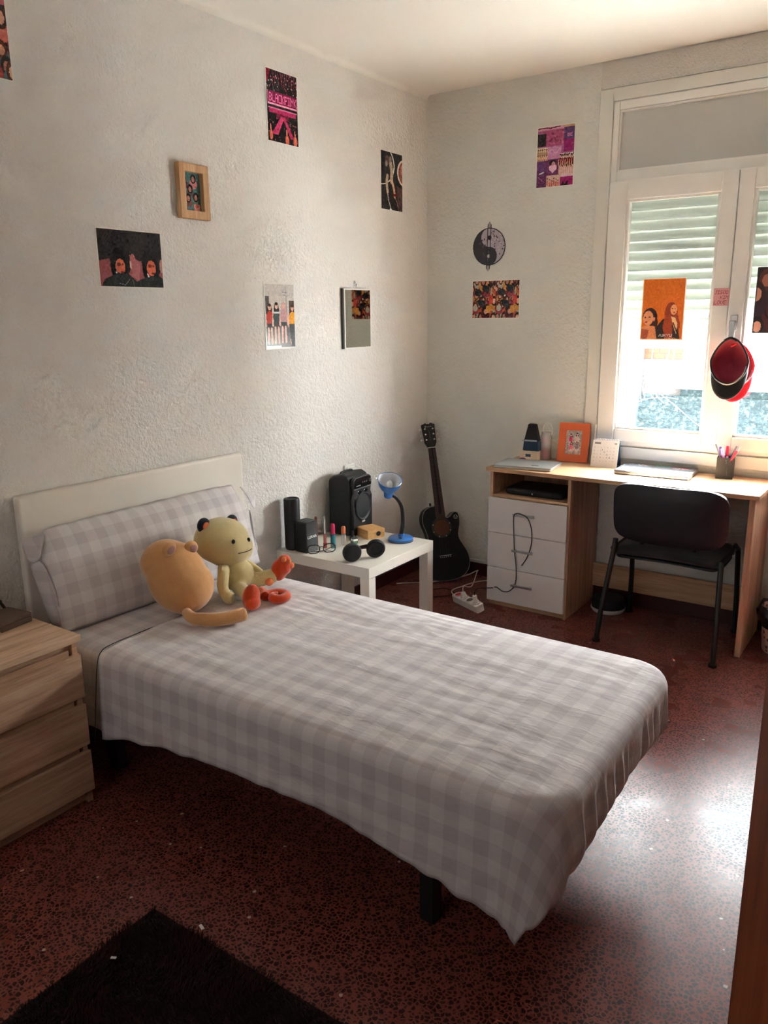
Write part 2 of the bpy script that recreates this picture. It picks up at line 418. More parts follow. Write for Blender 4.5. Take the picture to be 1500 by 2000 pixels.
# wooden door leaf standing open beside the camera
dr = thing('door_1', 'varnished brown wooden door leaf standing open at the right edge', None, (2.432, -3.05, 0), math.radians(-64), kind='structure')
MB().box(0, .82, -.02, .02, .008, 2.03).build('door_leaf', M_doorwood, dr, bevel=.003)
MB().box(.14, .68, -.024, .024, .20, .90).box(.14, .68, -.024, .024, 1.05, 1.85).build('door_panel', M_doorwood, dr, bevel=.006)

# ------------------------------------------------------------------ outside: the house across the street
M_blue = plaster('pale_blue_render', rgb(66, 82, 98), 30, .2, .01, False)
M_stucco = plaster('rough_grey_stucco', rgb(120, 140, 152), 26, 1.0, .06, False)
kk = NT(M_stucco); vv_ = kk.coord(); kk.col(kk.ramp(kk.noise(vv_, 30, 4, .7), [(.35, rgb(16, 30, 38)), (.55, rgb(28, 44, 52)), (.72, rgb(74, 88, 94))]))
M_block = plaster('grey_block_wall', rgb(62, 62, 67), 20, .6, .03, False)
def brickm():
    m = mat('orange_brick', rgb(200, 130, 96), .9); k = NT(m); v = k.coord('Object', (1, 1, 1))
    mp = k.n('ShaderNodeMapping'); mp.inputs['Rotation'].default_value = (PI/2, 0, 0); k.l(v, mp.inputs['Vector'])
    b = k.n('ShaderNodeTexBrick'); b.inputs['Scale'].default_value = 4.2; b.inputs['Color1'].default_value = rgb(84, 38, 24); b.inputs['Color2'].default_value = rgb(72, 34, 22); b.inputs['Mortar'].default_value = rgb(32, 24, 22)
    k.l(mp.outputs[0], b.inputs['Vector']); k.col(b.outputs['Color']); return m
M_brick = brickm()
fc = thing('neighbouring_house', 'sunlit house wall of brick, stucco and white window seen through the lower panes', 'building', (0, 4.5, 0))
MB().box(-3.2, -.10, 0, .3, -3, 2.2).build('rendered_wall', M_blue, fc)
MB().box(-.10, .30, .06, .3, 1.07, 2.2).build('brick_wall', M_brick, fc)
MB().box(-.10, .32, .05, .3, .70, 1.07).build('block_wall', M_block, fc)
MB().box(-.10, 6.0, -.02, .3, -3, .70).box(.32, 6.0, .0, .3, .70, .775).build('stucco_wall', M_stucco, fc)
MB().box(.30, 6.0, .10, .3, .775, 2.2).build('white_wall', M_ext, fc)
MB().box(.24, 3.2, -.10, .12, .780, .890).build('window_ledge', M_ext, fc, bevel=.01)
for wx_ in (.98, 1.9): MB().box(wx_, wx_+.04, .05, .12, .90, 2.1).build('window_frame', M_ext, fc)
bl = MB()
for i in range(16): bl.box(1.02, 1.9, .07, .09, .96+i*.06, .96+i*.06+.045)
bl.build('window_shutter', M_shutter, fc)
cb = MB()
for pts in ([(.015, -.03, 1.9), (.02, -.03, 1.3), (.015, -.05, 1.0), (.03, -.06, .86), (.10, -.06, .70), (.18, -.06, .62)],
            [(.24, -.03, 1.9), (.24, -.03, 1.25), (.22, -.05, 1.02), (.12, -.06, .90), (.08, -.06, .80), (.10, -.07, .68)],
            [(.20, -.02, 1.9), (.19, -.02, 1.2), (.10, -.04, .95), (.03, -.06, .75), (.08, -.07, .66)],
            [(-.06, -.05, .62), (-.08, -.07, .8), (-.02, -.06, .92), (.05, -.06, .93), (.09, -.06, .84)],
            [(-.03, -.05, .66), (-.05, -.07, .8), (0, -.06, .9), (.03, -.06, .9)],
            [(.10, -.06, .74), (.30, -.06, .60), (.50, -.05, .44), (.7, -.05, .32)],
            [(-.14, -.04, .60), (.0, -.05, .66), (.2, -.05, .68), (.32, -.05, .67)]):
    cb.tube(spline(pts, 6), .0045, 6)
tag(cb.build('cable_bundle', mat('weathered_grey_cable', rgb(84, 88, 92), .6), None, smooth=True, M=tr(0, 4.5, 0)), 'tangle of pale wires hanging on the house wall across the street', 'wires')
tag(MB().box(-.26, -.12, -.10, -.005, .34, .58).build('meter_box', M_ext, None, bevel=.01, M=tr(0, 4.5, 0)), 'small white box fixed low on the pale blue wall outside the left pane', 'box')
M_own = plaster('ochre_sky_block_render', rgb(150, 140, 124), 30, .2, .01, False)
structure(MB().box(-7, WX0-.04, T, T+.03, -3.2, 9).box(WX1+.04, 9, T, T+.03, -3.2, 9).box(WX0-.04, WX1+.04, T, T+.03, -3.2, WZ0-.02).box(WX0-.04, WX1+.04, T, T+.03, WZ1+.02, 9).build('sky_block_wall', M_own))  # unseen wall added to block sky light from the house opposite
structure(MB().box(-8, 9, T+.03, 4.5, -3.2, -3.0).build('street_ground', M_block))

# ------------------------------------------------------------------ bed
bed = thing('bed', 'single bed with white padded headboard and black legs against the left wall', 'bed', (0, -2.235, 0))
M_bedleather = mat('white_padded_vinyl', rgb(228, 223, 214), .42)
def bl_(x): return x
hb = MB().box(.008, .040, -.457, .613, .12, .962)
hb.build('headboard', M_bedleather, bed, bevel=.012, seg=4)
MB().box(.05, 1.955, -.435, .43, .28, .335).build('slat_base', M_grey, bed, bevel=.005)
MB().prism(rrect(.045, 1.96, -.44, .437, .09), .335, .482).build('mattress', M_white, bed, bevel=.02, seg=4)
for lx, ly in ((.33, -.365), (.33, .33), (1.625, -.37), (1.625, .33)):
    MB().box(lx-.022, lx+.022, ly-.022, ly+.022, 0, .285).build('leg', M_black, bed, bevel=.004)

def interp(x, T_):
    for i in range(len(T_)-1):
        if x <= T_[i+1][0]:
            a, b = T_[i], T_[i+1]; t = max(0, (x-a[0])/(b[0]-a[0])); t = t*t*(3-2*t); return a[1]+(b[1]-a[1])*t
    return T_[-1][1]
def cloth_cover(name, x0, x1, y0, y1, R, re, ztop, hang, nx, ny, nv, foot=True, mtl=None, crown=.006, wr=1.0):
    """cloth over a mattress: rounded-rectangle top and a hanging skirt; hang(kind, s) gives length"""
    verts = []; uvs = []; faces = []
    def P(x, y):
        if not foot: return x, y
        cx = x1-R
        for cy, sg in ((y0+R, -1), (y1-R, 1)):
            if x > cx and (y-cy)*sg > 0:
                p = (x-cx)/R; q = abs(y-cy)/R
                return cx+R*p*math.sqrt(max(0, 1-q*q/2)), cy+sg*R*q*math.sqrt(max(0, 1-p*p/2))
        return x, y
    def height(x, y):
        e = min(y-y0, y1-y, (x1-x) if foot else 9)
        v = Vector((x*3.2, y*11.0, 1.3)); a = noise.noise(v)
        v2 = Vector((x*7+y*4, y*26, 5.1)); b = noise.noise(v2)
        k = min(1, max(0, e/.08))
        return ztop + crown*min(1, e/.2) + wr*k*(.0050*a + .0042*(1-abs(b)*2.2)*max(0, noise.noise(Vector((x*2.1, y*2.4, 9)))+.25)) - .004*(1-k)
    for i in range(nx+1):
        for j in range(ny+1):
            x, y = P(x0+(x1-x0)*i/nx, y0+(y1-y0)*j/ny)
            verts.append((x, y, height(x, y))); uvs.append((x, y))
    idx = lambda i, j: i*(ny+1)+j
    for i in range(nx):
        for j in range(ny): faces.append((idx(i, j), idx(i+1, j), idx(i+1, j+1), idx(i, j+1)))
    path = [idx(i, 0) for i in range(nx+1)]
    if foot: path += [idx(nx, j) for j in range(1, ny+1)]+[idx(i, ny) for i in range(nx-1, -1, -1)]
    paths = [path] if foot else [path, [idx(i, ny) for i in range(nx, -1, -1)]]
    for path in paths:
        prev = list(path); npth = len(path)
        arcl = [0]
        for a in range(1, npth): arcl.append(arcl[-1]+(Vector(verts[path[a]])-Vector(verts[path[a-1]])).length)
        for r in range(1, nv+1):
            cur = []
            for a, vi in enumerate(path):
                x, y, z = verts[vi]
                cx = x1-R; n_ = None; kind = ''
                if foot and x > cx+1e-5 and y < y0+R-1e-5: n_ = Vector((x-cx, y-(y0+R))); kind = 'c0'
                elif foot and x > cx+1e-5 and y > y1-R+1e-5: n_ = Vector((x-cx, y-(y1-R))); kind = 'c1'
                elif foot and abs(x-x1) < 1e-5: n_ = Vector((1, 0)); kind = 'f'
                elif abs(y-y0) < abs(y-y1): n_ = Vector((0, -1)); kind = 'n'
                else: n_ = Vector((0, 1)); kind = 'r'
                n_.normalize(); th = math.atan2(n_.x, abs(n_.y))  # 0 = side, pi/2 = foot
                L, flare, tuck = hang(kind, x, y, th)
                d = L*r/nv; q = PI/2*re
                if d < q: out = re*math.sin(d/re); dn = re*(1-math.cos(d/re))
                else: out = re+(d-q)*flare; dn = re+(d-q)*math.sqrt(max(0, 1-flare*flare))
                # folds
                s = arcl[a]; k = max(0, (d-q))/max(.01, L-q)
                if kind == 'f':
                    f = math.sin(s*95+2.2*noise.noise(Vector((s*9, 2, 0)))*3)
                    out += .0125*k**.7*f + .008*noise.noise(Vector((s*14, 3.3, k*1.2)))*min(1, k*2) - tuck*max(0, k-.55)**1.5*2.0
                elif kind in ('c0', 'c1'):
                    sw = math.sin(th*2)
                    f = math.cos(th*10+.6)
                    out += k*sw*(.010*f) + .012*k**.7*math.sin(s*95)*(.25+.75*max(0, (th/1.5707))) - tuck*max(0, k-.55)**1.5*2.0
                else:
                    f = noise.noise(Vector((s*4.5, 7.7, k*.7))); g = noise.noise(Vector((s*13+k*1.5, 1.1, k*2)))
                    out += k*(.012*f+.005*g) + .004*noise.noise(Vector((s*22, k*5, 3)))*min(1, 3*k)
                ox, oy = n_.x*out, n_.y*out
                verts.append((x+ox, y+oy, z-dn)); uvs.append((x+n_.x*d, y+n_.y*d)); cur.append(len(verts)-1)
            for a in range(npth-1): faces.append((prev[a], cur[a], cur[a+1], prev[a+1]))
            prev = cur
    me = bpy.data.meshes.new(name); me.from_pydata(verts, [], faces)
    ul = me.uv_layers.new(name='UVMap'); li = np.empty(len(me.loops), dtype=np.int32); me.loops.foreach_get('vertex_index', li)
    ul.data.foreach_set('uv', np.array(uvs, dtype=np.float32)[li].ravel())
    me.polygons.foreach_set('use_smooth', [True]*len(me.polygons))
    o = bpy.data.objects.new(name, me); COL.objects.link(o); me.materials.append(mtl)
    q = o.modifiers.new('thick', 'SOLIDIFY'); q.thickness = .0025; q.offset = 1 if False else 0
    return o
HEM = [(.40, .328), (.56, .288), (.74, .262), (1.02, .243), (1.3, .243), (1.5, .262), (1.62, .276), (1.70, .292), (1.78, .315), (1.87, .325)]
def hang_top(kind, x, y, th):
    if kind == 'n': return interp(x, HEM), .045+.03*interp(x, [(1.5, 0), (1.87, 1)]), 0
    if kind == 'r': return .24, .04, 0
    if kind == 'f':
        t = (y+2.565)/.66
        return .205+.03*math.exp(-t*9) + .012*math.sin(t*7), .05, .055
    s = th/(PI/2)
    if kind == 'c0': return interp(s, [(0, .318), (.12, .335), (.20, .368), (.30, .322), (.55, .268), (.8, .235), (1, .232)]), .07+.07*math.sin(th*2), .055*max(0, s-.45)*1.8
    return interp(s, [(0, .24), (.5, .27), (1, .21)]), .05, .055*s
sheet = cloth_cover('top_sheet', .415, 1.965, -2.66, -1.805, .10, .038, .497, hang_top, 170, 100, 26, True, M_gingham)
tag(sheet, 'pale grey gingham top sheet spread over the bed, hanging below its near side', 'sheet')
def hang_f(kind, x, y, th): return (.30 if kind == 'n' else .2), (.03 if kind == 'n' else .02), 0
fsh = cloth_cover('fitted_sheet', .05, .435, -2.655, -1.81, .1, .034, .491, hang_f, 40, 90, 20, False, M_gingham, .004, .6)
tag(fsh, 'strip of gingham under sheet showing between the pillow and the dark sheet fold', 'sheet')
MB().tube(spline([(.406, -2.735, .185), (.409, -2.722, .30), (.411, -2.706, .42), (.412, -2.697, .465), (.413, -2.684, .488), (.414, -2.655, .4995), (.4145, -2.55, .5035), (.4145, -2.2, .5045), (.4145, -1.85, .5015)], 6), .0017, 6).build('dark_hem', M_grey, sheet)

# ------------------------------------------------------------------ pillow
def make_pillow():
    L, W, TH = .965, .362, .120; nu, nw = 72, 34
    verts = []; uvs = []; faces = []
    # local: u along y, w up the leaning face, t thickness
    base = Vector((.205, -2.195, .502)); up = Vector((-.115, 0, .345)).normalized(); nrm = Vector((up.z, 0, -up.x))
    def prof(u, w):
        a = max(0, 1-abs(2*u-1)**3.2); b = max(0, 1-abs(2*w-1)**2.6); return (a*b)**.55
    for side in (1, -1):
        for i in range(nu+1):
            for j in range(nw+1):
                u, w_ = i/nu, j/nw
                t = TH/2*prof(u, w_)*side
                t += side*prof(u, w_)*.006*noise.noise(Vector((u*9+w_*2, w_*5, side*3)))
                t += side*prof(u, w_)*.0045*noise.noise(Vector((u*42, w_*3.5, side*3)))*max(0, (w_-.35))*1.6
                yy = (u-.5)*L*(1-.075*max(0, w_-.72)/.28*abs(2*u-1)); ww = w_*W
                ww += .018*(prof(u, .5)-.4)*(1 if w_ > .5 else -1)*abs(2*w_-1)**2*0.4
                ww += .004*noise.noise(Vector((u*10, 4, 0)))*(w_ > .9)
                p = base + Vector((0, yy, 0)) + up*ww + nrm*t
                verts.append(tuple(p)); uvs.append((ww+ (0 if side > 0 else .5), yy))
    N = (nu+1)*(nw+1)
    for s in (0, 1):
        for i in range(nu):
            for j in range(nw):
                q = [s*N+i*(nw+1)+j, s*N+(i+1)*(nw+1)+j, s*N+(i+1)*(nw+1)+j+1, s*N+i*(nw+1)+j+1]
                faces.append(tuple(q if s == 0 else q[::-1]))
    me = bpy.data.meshes.new('pillow'); me.from_pydata(verts, [], faces)
    ul = me.uv_layers.new(name='UVMap'); li = np.empty(len(me.loops), dtype=np.int32); me.loops.foreach_get('vertex_index', li)
    ul.data.foreach_set('uv', np.array(uvs, dtype=np.float32)[li].ravel())
    bm = bmesh.new(); bm.from_mesh(me); bmesh.ops.remove_doubles(bm, verts=bm.verts, dist=.0005); bmesh.ops.recalc_face_normals(bm, faces=bm.faces); bm.to_mesh(me); bm.free()
    me.polygons.foreach_set('use_smooth', [True]*len(me.polygons))
    o = bpy.data.objects.new('pillow', me); COL.objects.link(o); me.materials.append(M_gingham)
    tag(o, 'long pillow in a grey gingham case leaning on the white headboard', 'pillow')
    # loose ends of the pillow case: curled fabric flaps
    def flap(pts, name='case_end'):
        g = len(pts); h = len(pts[0]); V = [p for row in pts for p in row]
        F = [(a*h+b, (a+1)*h+b, (a+1)*h+b+1, a*h+b+1) for a in range(g-1) for b in range(h-1)]
        m2 = bpy.data.meshes.new(name); m2.from_pydata(V, [], F)
        ul = m2.uv_layers.new(name='UVMap'); li = np.empty(len(m2.loops), dtype=np.int32); m2.loops.foreach_get('vertex_index', li)
        ul.data.foreach_set('uv', np.array([(v[2], v[1]) for v in V], dtype=np.float32)[li].ravel())
        m2.polygons.foreach_set('use_smooth', [True]*len(F))
        f = bpy.data.objects.new(name, m2); COL.objects.link(f); m2.materials.append(M_gingham); f.parent = o
        q = f.modifiers.new('s', 'SUBSURF'); q.levels = 2; q.render_levels = 2
        q = f.modifiers.new('thick', 'SOLIDIFY'); q.thickness = .002
    # near top corner: a triangle of loose case folded back to the headboard
    flap([[(.112, -2.640, .842), (.125, -2.672, .80), (.140, -2.690, .765)],
          [(.092, -2.672, .832), (.100, -2.692, .79), (.112, -2.698, .745)],
          [(.060, -2.706, .815), (.066, -2.708, .785), (.085, -2.700, .735)]])
    flap([[(.085, -2.700, .735), (.10, -2.695, .68), (.12, -2.69, .62), (.14, -2.68, .52)],
          [(.118, -2.696, .742), (.135, -2.696, .68), (.15, -2.692, .62), (.17, -2.682, .52)],
          [(.140, -2.690, .765), (.165, -2.672, .68), (.18, -2.668, .62), (.195, -2.665, .52)]])
    # far top corner
    flap([[(.108, -1.735, .846), (.150, -1.71, .79), (.160, -1.70, .74)],
          [(.098, -1.672, .806), (.125, -1.665, .770), (.150, -1.68, .735)],
          [(.088, -1.610, .760), (.105, -1.622, .754), (.142, -1.665, .728)]])
    flap([[(.150, -1.705, .74), (.17, -1.71, .66), (.19, -1.72, .53)],
          [(.130, -1.69, .72), (.14, -1.695, .65), (.15, -1.665, .54)]])
    return o
make_pillow()

# ------------------------------------------------------------------ plush toys
M_orangeplush = mat('apricot_plush', rgb(222, 168, 112), .95, spec=.1, sheen=.5)
M_creamplush = mat('pale_yellow_plush', rgb(214, 200, 148), .95, spec=.1, sheen=.5)
M_redplush = mat('orange_red_plush', rgb(214, 78, 34), .95, spec=.1, sheen=.5)
M_earplush = mat('navy_plush', rgb(36, 38, 50), .95, spec=.1, sheen=.3)
M_pinkpatch = mat('salmon_felt', rgb(224, 128, 86), .95, spec=.1)
M_stitch = mat('brown_stitching', rgb(70, 50, 36), .8)
for pm, sc_ in ((M_orangeplush, 55), (M_creamplush, 60), (M_redplush, 60)):
    k = NT(pm); v = k.coord(); c0 = tuple(k.b.inputs['Base Color'].default_value)
    k.col(k.mix(k.noise(v, sc_*.4, 4), c0, (c0[0]*.80, c0[1]*.74, c0[2]*.68, 1))); k.bump(k.noise(v, sc_*4, 3), .4, .004)

t = thing('plush_toy', 'round apricot plush animal seen from behind, slumped on the pillow', 'plush toy', (.43, -2.33, .507))
L = lambda x, y, z: (x-.43, y+2.33, z-.50)
R1 = rot('X', 10) @ rot('Y', -14)
b = MB().ball(L(.375, -2.315, .628), (.092, .115, .135), R1).ball(L(.335, -2.335, .69), (.075, .092, .075), R1).ball(L(.40, -2.30, .59), (.095, .108, .095), R1)
b.build('body', M_orangeplush, t, remesh=.0055)
for ey, ez, ex in ((-2.368, .752, .405), (-2.272, .735, .410)):
    e = MB().ball(L(ex, ey, ez), (.016, .030, .024), rot('X', 20 if ey < -2.3 else -20)).build('ear', M_orangeplush, t, smooth=True)
    MB().ball(L(ex+.011, ey, ez-.002), (.007, .019, .015), rot('X', 20 if ey < -2.3 else -20)).build('ear_lining', mat('mauve_felt', rgb(176, 132, 120), .95), e, smooth=True)
MB().tube([L(*p) for p in spline([(.46, -2.36, .527), (.53, -2.385, .525), (.60, -2.355, .526), (.635, -2.31, .528), (.655, -2.26, .530)], 6)], [.012]+[.018+.006*min(1, i/8) for i in range(23)]+[.010], 14).build('tail', M_orangeplush, t, smooth=True)
sm = MB().tube([L(*p) for p in ((.467, -2.27, .60), (.470, -2.255, .602), (.468, -2.24, .605))], .0012, 6)
sm.tube([L(*p) for p in ((.472, -2.257, .592), (.470, -2.255, .602), (.468, -2.254, .615))], .0012, 6)
sm.build('seam', M_stitch, t)

t = thing('plush_toy', 'pale yellow long-limbed plush animal with orange feet sitting beside the apricot one', 'plush toy', (.42, -2.05, .506))
L = lambda x, y, z: (x-.42, y+2.05, z-.50)
RH = rot('X', -14) @ rot('Y', -12)
hd = MB().ball(L(.34, -2.055, .698), (.090, .124, .092), RH).ball(L(.36, -2.045, .672), (.088, .108, .078), RH)
hd.build('head', M_creamplush, t, remesh=.0055)
bd = MB().ball(L(.40, -2.04, .565), (.062, .068, .062), rot('X', 10)).ball(L(.385, -2.035, .60), (.046, .050, .045))
bd.tube([L(*p) for p in spline([(.375, -2.09, .605), (.42, -2.135, .595), (.445, -2.165, .56), (.475, -2.175, .532), (.50, -2.165, .527)], 5)], [.022]*10+[.021]*6+[.024]*3+[.022, .016], 14)
bd.tube([L(*p) for p in spline([(.365, -2.00, .61), (.36, -1.965, .59), (.40, -1.945, .56), (.44, -1.945, .54)], 5)], [.020]*12+[.020, .02, .018, .012], 14)
bd.tube([L(*p) for p in spline([(.43, -2.075, .535), (.49, -2.10, .530), (.555, -2.135, .530)], 6)], [.028]*13, 14)
bd.tube([L(*p) for p in spline([(.43, -2.01, .535), (.46, -1.965, .540), (.485, -1.925, .548)], 6)], [.030]*13, 14)
bd.build('body', M_creamplush, t, remesh=.005)
fa = MB().ball(L(.580, -2.155, .545), (.030, .036, .050), rot('Y', 10)).ball(L(.597, -2.165, .527), (.024, .034, .026)); fa.build('foot', M_redplush, t, remesh=.004)
fb = MB().ball(L(.495, -1.905, .567), (.030, .040, .046), rot('X', -28)).ball(L(.498, -1.880, .595), (.024, .032, .028)).ball(L(.515, -1.892, .577), (.02, .03, .03)); fb = fb.build('foot', M_redplush, t, remesh=.004)
tp = MB()
for q in ((.527, -1.905, .617), (.534, -1.885, .605), (.538, -1.872, .585)): tp.ball(L(q[0]-.008, q[1], q[2]-.004), (.010, .012, .012))
tp.build('toe_pad', M_pinkpatch, fb, smooth=True)
MB().ball(L(.493, -1.965, .533), (.016, .018, .016)).build('leg_patch', M_pinkpatch, t, smooth=True)
tc = MB()
pts = [L(.50+.012, -2.03, .520), L(.55, -2.05, .520)]
for i in range(26):
    a = 3.6-i*.30; r_ = .052-.0017*i
    pts.append(L(.612+r_*math.cos(a)*.95, -2.05+r_*math.sin(a), .520))
tc.tube(spline(pts, 3), .017, 12); tc.build('tail', M_redplush, t, smooth=True)
for ey, ez in ((-2.135, .775), (-1.99, .757)):
    e = MB().ball(L(.33, ey, ez), (.016, .030, .030)).build('ear', M_earplush, t, smooth=True)
    MB().ball(L(.345, ey, ez-.002), (.006, .016, .017)).build('ear_lining', M_pinkpatch, e, smooth=True)
for ey, ez in ((-2.085, .715), (-2.005, .703)):
    MB().ball(L(.432, ey, ez), (.006, .008, .009)).build('eye', M_blackgloss, t, smooth=True)
MB().tube([L(*p) for p in spline([(.444, -2.075, .668), (.451, -2.05, .668), (.449, -2.02, .667), (.442, -2.0, .668)], 5)], .0016, 6).build('mouth', M_stitch, t)

# ------------------------------------------------------------------ chest of drawers
ch = thing('chest_of_drawers', 'sawn oak chest of drawers without handles beside the bed head', 'chest of drawers', (0, -3.12, 0))
D0, D1, Y0, Y1 = .004, .425, -.345, .345
c_ = MB().box(D0, D1, Y0, Y0+.018, 0, .566).box(D0, D1, Y1-.018, Y1, 0, .566).box(D0, D0+.01, Y0, Y1, .05, .566)
c_.build('carcass', M_chest_d, ch, bevel=.001)
MB().box(D0, .446, Y0-.004, Y1+.004, .566, .588).build('top', M_chest_y, ch, bevel=.0015)
MB().box(.395, .405, Y0+.018, Y1-.018, 0, .055).build('plinth', M_chest_d, ch)
MB().box(.390, .412, Y0+.018, Y1-.018, .520, .566).build('rail', M_chest_d, ch)
for za, zb in ((.378, .522), (.212, .352), (.050, .188)):
    dw = MB().box(.425, .443, Y0+.001, Y1-.001, za, zb).build('drawer', M_chest_d, ch, bevel=.001)
    MB().box(.36, .424, Y0+.03, Y1-.03, za+.01, zb-.012+.03).build('drawer_box', M_chest_d, dw)
bx = thing('wooden_box', 'small dark brown flat wooden box lying on the oak chest', 'box', (.165, -2.84, .588), math.radians(8))
MB().box(-.055, .055, -.07, .045, 0, .018).build('box_base', M_darkbox, bx, bevel=.002)
MB().box(-.055, .055, -.07, .045, .0185, .032).build('lid', M_darkbox, bx, bevel=.002)
tw = thing('tower_figurine', 'dark metal lattice tower figurine at the wall end of the oak chest', 'figurine', (.055, -2.835, .588))
M_bronze = mat('dark_bronze', rgb(70, 62, 48), .4, .8)
g = MB().box(-.042, .042, -.042, .042, 0, .006)
for sx in (-1, 1):
    for sy in (-1, 1):
        g.tube(spline([(sx*.038, sy*.038, .005), (sx*.022, sy*.022, .045), (sx*.010, sy*.010, .10), (0.003*sx, 0.003*sy, .19)], 6), [.005]*6+[.0035]*7+[.002]*6, 6)
for zz, rr in ((.045, .026), (.09, .014), (.13, .009)): g.box(-rr, rr, -rr, rr, zz, zz+.005)
for k_ in range(6):
    zz = .01+k_*.007; rr = .036-k_*.0028
    for sx, sy, ex, ey in ((-1, -1, 1, -1), (1, -1, 1, 1), (1, 1, -1, 1), (-1, 1, -1, -1)):
        g.tube([(sx*rr, sy*rr, zz), (ex*rr*.2+sx*rr*.5, ey*rr*.2+sy*rr*.5, .045)], .0012, 4)
g.build('lattice', M_bronze, tw)

# ------------------------------------------------------------------ rug
def make_rug():
    rng = np.random.default_rng(3)
    x0, x1, y0, y1 = 1.0, 2.0, -4.45, -3.0
    n = 52000
    # blades only where they can be seen at their best, evenly spread
    px = rng.uniform(x0+.004, x1-.004, n); py = y1-.004-(rng.random(n)**1.0)*(y1-y0-.01)
    h = rng.uniform(.016, .030, n)
    fx = np.sin(px*17+3*np.sin(py*9))+.6*np.sin(py*31); fy = np.cos(py*15+2.5*np.sin(px*11))+.5*np.sin(px*27+1)
    an = np.arctan2(fy, fx)+rng.normal(0, .45, n); lean = rng.uniform(.006, .018, n)
    dx, dy = np.cos(an)*lean, np.sin(an)*lean; wx, wy = -np.sin(an)*.0016, np.cos(an)*.0016
    z0 = .004
    V = np.empty((n, 5, 3), dtype=np.float32)
    V[:, 0] = np.stack([px-wx, py-wy, np.full(n, z0)], 1); V[:, 1] = np.stack([px+wx, py+wy, np.full(n, z0)], 1)
    V[:, 2] = np.stack([px+wx*.9+dx*.45, py+wy*.9+dy*.45, z0+h*.6], 1); V[:, 3] = np.stack([px-wx*.9+dx*.45, py-wy*.9+dy*.45, z0+h*.6], 1)
    V[:, 4] = np.stack([px+dx, py+dy, z0+h], 1)
    base = (np.arange(n)*5)[:, None]
    quads = (base+np.array([0, 1, 2, 3])).tolist(); tris = (base+np.array([3, 2, 4])).tolist()
    verts = V.reshape(-1, 3).tolist(); o = len(verts)
    verts += [(x0, y0, 0.001), (x1, y0, 0.001), (x1, y1, 0.001), (x0, y1, 0.001), (x0, y0, .008), (x1, y0, .008), (x1, y1, .008), (x0, y1, .008)]
    fs = quads+tris+[[o+i for i in f] for f in [(0,3,2,1),(4,5,6,7),(0,1,5,4),(1,2,6,5),(2,3,7,6),(3,0,4,7)]]
    me = bpy.data.meshes.new('rug'); me.from_pydata(verts, [], fs)
    m = mat('dark_brown_pile', rgb(36, 19, 17), .85, spec=.12, sheen=.1); k = NT(m); v = k.coord()
    k.col(k.mix(k.noise(v, 30, 3), rgb(32, 16, 15), rgb(58, 30, 27)))
    me.materials.append(m)
    r = bpy.data.objects.new('rug', me); COL.objects.link(r)
    tag(r, 'dark brown shaggy rug on the floor at the bottom left', 'rug')
make_rug()

# ------------------------------------------------------------------ desk
dk = thing('desk', 'oak effect desk with white drawer cabinet standing under the window', 'desk', (1.30, -.22, 0))
DX, DY = -1.30, .22
def B(*a): return MB().box(a[0]+DX, a[1]+DX, a[2]+DY, a[3]+DY, a[4], a[5])
B(.638, 1.968, -.442, -.016, .745, .765).build('desktop', M_oak_x, dk, bevel=.0015)
B(.655, .671, -.420, -.02, .02, .745).build('side_panel', M_oak_z, dk, bevel=.001)
B(1.087, 1.103, -.420, -.02, 0.0, .745).build('side_panel', M_oak_z, dk, bevel=.001)
B(.671, 1.087, -.418, -.02, .607, .620).build('shelf', M_oak_x, dk, bevel=.001)
B(.671, 1.087, -.030, -.02, .02, .745).build('back_panel', M_oak_z, dk)
B(.655, 1.087, -.405, -.02, .0, .030).build('plinth', M_oak_x, dk)
B(1.925, 1.950, -.420, -.02, 0, .745).build('end_panel', M_oak_z, dk, bevel=.001)
B(1.103, 1.925, -.044, -.028, .085, .215).build('stretcher', M_oak_x, dk, bevel=.001)
for za, zb, hz in ((.419, .606, .532), (.226, .416, .338), (.034, .223, .146)):
    d_ = B(.656, 1.094, -.438, -.4205, za, zb).build('drawer', M_drawerw, dk, bevel=.0015)
    hh = B(.806, .926, -.462, -.455, hz-.006, hz+.006); hh.box(.815+DX, .825+DX, -.456+DY, -.438+DY, hz-.004, hz+.004).box(.907+DX, .917+DX, -.456+DY, -.438+DY, hz-.004, hz+.004)
    hh.build('handle', M_steel, d_, bevel=.0015)
ZD = .765
bag = thing('laptop_sleeve', 'flat black soft bag in the open shelf of the desk', 'bag', (.88, -.26, .620))
MB().prism(rrect(-.165, .165, -.12, .11, .03), .0, .036).build('bag_body', M_blacksoft, bag, bevel=.014, seg=4)
MB().tube([(-.10, -.121, .022), (.10, -.122, .022)], .002, 6).build('zip', M_grey, bag)
MB().ball((.0, -.125, .016), (.005, .003, .005)).build('zip_puller', M_chrome, bag, smooth=True)

lp = thing('laptop', 'closed silver laptop on the left corner of the desk above the drawers', 'laptop', (.815, -.305, ZD), math.radians(7))
MB().prism(rrect(-.155, .155, -.108, .108, .010), .002, .010).build('laptop_base', M_steel, lp, bevel=.0015)
M_silver = mat('silver_lid', rgb(172, 174, 172), .38, .6)
ld = MB().prism(rrect(-.155, .155, -.108, .108, .010), .0105, .017).build('lid', M_silver, lp, bevel=.002)
MB().prism(rrect(.035, .075, -.062, -.050, .002), .0171, .0175).build('lid_badge', M_chrome, ld)

